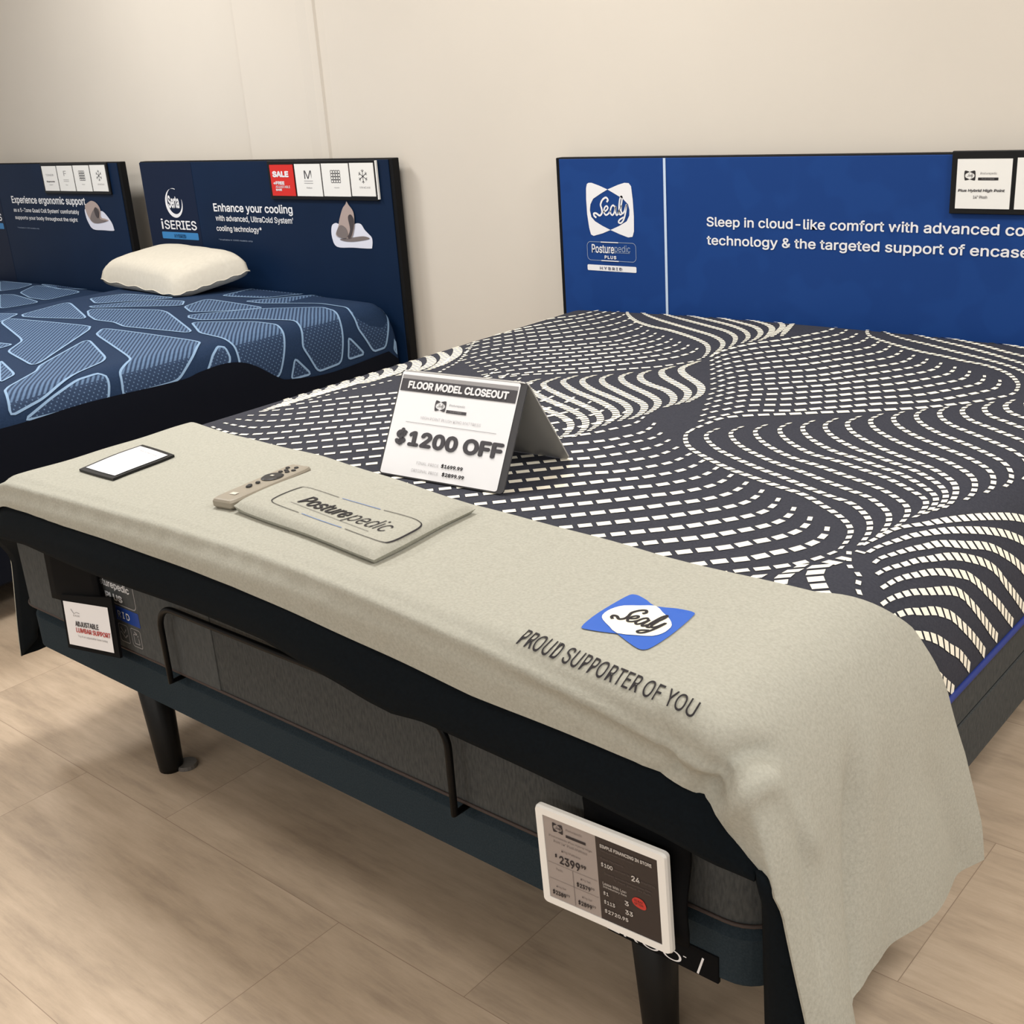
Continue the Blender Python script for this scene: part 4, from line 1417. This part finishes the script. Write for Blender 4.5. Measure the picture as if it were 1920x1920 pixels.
# ------------------------------------------------------------------ blue mattresses by the wall
MIDP = Profile(0.80, 0.672, 0.33, 0.10, 0.14, 2.3, 0.01)
FARP = Profile(0.80, 0.590, 0.30, 0.10, 0.14, 2.3, 0.01)
def round_corners(pts, k=.16):
    out = []
    N = len(pts)
    for i in range(N):
        a, p, b = pts[i - 1], pts[i], pts[(i + 1) % N]
        for t_ in range(5):
            q = t_ / 4
            s0 = (p[0] + (a[0] - p[0]) * k, p[1] + (a[1] - p[1]) * k)
            s1 = (p[0] + (b[0] - p[0]) * k, p[1] + (b[1] - p[1]) * k)
            out.append(((1 - q) ** 2 * s0[0] + 2 * q * (1 - q) * p[0] + q * q * s1[0], (1 - q) ** 2 * s0[1] + 2 * q * (1 - q) * p[1] + q * q * s1[1]))
    return out

def blue_bed(P, xc, shards, y0, wave, label, blabel, zbase):
    t = empty('mattress', (xc, 1.2, P.zp), label, 'mattress', 'navy faceted mattresses by the wall')
    def pt(s, y, lift=0.0):
        x, z, nx, nz = P.at(s)
        d = 0.0
        for e in (y - y0, 2.03 - y):
            if e < .06:
                d += .06 * (1 - math.sqrt(max(0.0, 1 - ((.06 - max(e, 0)) / .06) ** 2)))
        return (xc + x + nx * lift, y, max(z - d, P.zp) + nz * lift)
    yy = [y0, y0 + .004, y0 + .012, y0 + .03, y0 + .06] + [y0 + .06 + (1.91 - y0) * i / 40 for i in range(1, 41)] + [2.0, 2.018, 2.026, 2.03]
    mb = MB(); mb.grid(lambda i, j: pt(-P.S + 2 * P.S * i / 120, yy[j]), 120, len(yy) - 1, 'shardbase')
    cover = mb
    for ye in (y0 + .0005, 2.0295):
        rim = [pt(-P.S + 2 * P.S * i / 60, ye) for i in range(61)]
        mb = MB()
        mb.add(rim, [tuple(range(61))], 'shardbase')
        mb.build('end_panel', t)
    # ribbed facets and their piping are woven into the cover
    fill = out = cover
    uv = [(0, 0)] * len(cover.v)
    for g in shards:
        pts = round_corners(clip([(g[k] / 1000.0, g[k + 1] / 1000.0) for k in range(0, len(g), 2)], 1, 2.022, True))
        lo, hi = min(q[0] for q in pts), max(q[0] for q in pts)
        s = math.floor(lo / .02) * .02
        while s < hi:
            c = clip(clip(pts, 0, s, False), 0, s + .02, True)
            if len(c) > 2:
                fill.add([pt(a, b, .0012) for a, b in c], [tuple(range(len(c)))], 'shardfill')
                uv += c
            s += .02
        cl = pts + [pts[0]]
        q, L = resample(cl, max(30, int(resample(cl, 10)[1] / .012)))
        vs, fs = ribbon(q, .0078)
        out.add([pt(a, b, .0022) for a, b in vs], fs, 'shardline')
        uv += vs
    cover.build('knit_cover', t, smooth=True, uv=uv, fixn=False)
    mb = MB(); mb.box((xc - P.W + .004, y0 + .004, P.zp - .02), (xc + P.W - .004, 2.028, P.zp + .05), 'ticking')
    mb.build('lower_border', t)
    if wave:
        ws = [w_ for w_ in smooth_poly(wave, 5, False)]
        for sg in (1, -1):
            mb = MB()
            vs = []
            for y, z in ws:
                # height -> arc length on the side
                lo, hi = .5, P.S
                for _ in range(30):
                    md = (lo + hi) / 2
                    if P.at(md)[1] > z:
                        lo = md
                    else:
                        hi = md
                for k in range(7):
                    vs.append(pt(sg * (lo + (P.S - lo) * k / 6), y, .004))
            fs = [(i * 7 + k, i * 7 + k + 1, (i + 1) * 7 + k + 1, (i + 1) * 7 + k) for i in range(len(ws) - 1) for k in range(6)]
            mb.add(vs, fs, 'ticking')
            mb.build('wave_border', t, smooth=True)
    b = empty('bed_base', (xc, 1.2, 0), blabel, 'bed base', 'black bed bases by the wall')
    mb = MB(); slab(mb, xc - P.W + .01, xc + P.W - .002, y0 + .01, 2.03, zbase, P.zp - .022, .05, 'ticking', 6, .008)
    mb.build('platform', b)
    for lx in (xc - P.W + .2, xc + P.W - .2):
        for ly in (y0 + .3, 1.9):
            mb = MB(); mb.tube([(lx, ly, zbase + .005), (lx, ly, 0)], [.035, .028], 'leg', 14)
            mb.build('leg', b, smooth=True)
    return t
WAVE = [(.02, .60), (.44, .589), (.705, .597), (1.03, .589), (1.12, .598), (1.212, .604), (1.285, .596), (1.348, .570), (1.436, .510), (1.494, .490), (1.694, .471), (2.028, .492)]
def shifted(g, ds, dy, y_lo=25):
    q = clip([(g[k] + ds, g[k + 1] + dy) for k in range(0, len(g), 2)], 1, y_lo, False)
    return [c for p in q for c in p] if len(q) > 2 else None
EXTRA = [shifted(SHARDS_MID[5], -40, -760), shifted(SHARDS_MID[5], 60, -1120), shifted(SHARDS_MID[0], 0, -920), shifted(SHARDS_MID[2], 60, -960),
         shifted(SHARDS_MID[5], -330, -420), shifted(SHARDS_MID[5], -300, -1020), shifted(SHARDS_MID[15], -60, -1230), shifted(SHARDS_MID[4], 40, -1000)]
SHARDS_MID += [g for g in EXTRA if g]
SHARDS_FAR += [shifted(g, -20, -60) for g in SHARDS_MID if max(g[1::2]) < 1480 and shifted(g, -20, -60)]
blue_bed(MIDP, -2.59, SHARDS_MID, .02, WAVE, 'navy mattress with ribbed blue facets and black border under the ivory pillow', 'black bed base under the navy faceted mattress with the pillow', .12)
blue_bed(FARP, -4.42, SHARDS_FAR, .02, [(y, z - .08) for y, z in WAVE], 'navy mattress with blue facets at the far left beyond the ivory pillow', 'black bed base of the far left mattress', .12)

# ivory pillow
t = empty('pillow', (-2.98, 1.87, .69), 'ivory cotton pillow lying on the navy faceted mattress', 'pillow')
F_, L_, R_ = Vector((-2.755, 1.695, .688)), Vector((-3.46, 1.765, .708)), Vector((-2.545, 1.965, .768))
B_ = L_ + (R_ - F_) + Vector((.03, -.02, -.01))
def pil(i, j, sg):
    a, b = 2 * i / 36 - 1, 2 * j / 24 - 1
    pin = 1 - .05 * (1 - b * b) * abs(a) ** 3
    pin2 = 1 - .10 * (1 - a * a) * abs(b) ** 3
    aa, bb = (a * pin + 1) / 2, (b * pin2 + 1) / 2
    ck = 1.03 - .08 * (a * a * b * b) ** 2
    aa, bb = .5 + (aa - .5) * ck, .5 + (bb - .5) * ck
    q = (F_ * (1 - aa) + L_ * aa) * (1 - bb) + (R_ * (1 - aa) + B_ * aa) * bb
    h = (max(0, 1 - abs(a) ** 5) * max(0, 1 - abs(b) ** 4)) ** .40
    up = .104 if sg > 0 else .040
    wr = .004 * math.sin(a * 14 + b * 5) * abs(b) ** 4 + .003 * math.sin(b * 17) * abs(a) ** 6
    z = q.z + sg * up * h + wr * (sg > 0)
    floor_ = .684
    return (q.x, q.y, max(z, floor_) if sg < 0 else max(z, floor_ + .002))
mb = MB(); mb.grid(lambda i, j: pil(i, j, 1), 36, 24, 'pillow'); mb.grid(lambda i, j: pil(i, j, -1), 36, 24, 'pillow')
mb.build('cushion', t, smooth=True)
mb = MB()
mb.tube([pil(i, 0, 1) for i in range(37)], .0022, 'pillow', 5); mb.tube([pil(0, j, 1) for j in range(25)], .0022, 'pillow', 5)
mb.build('seam', t, smooth=True)
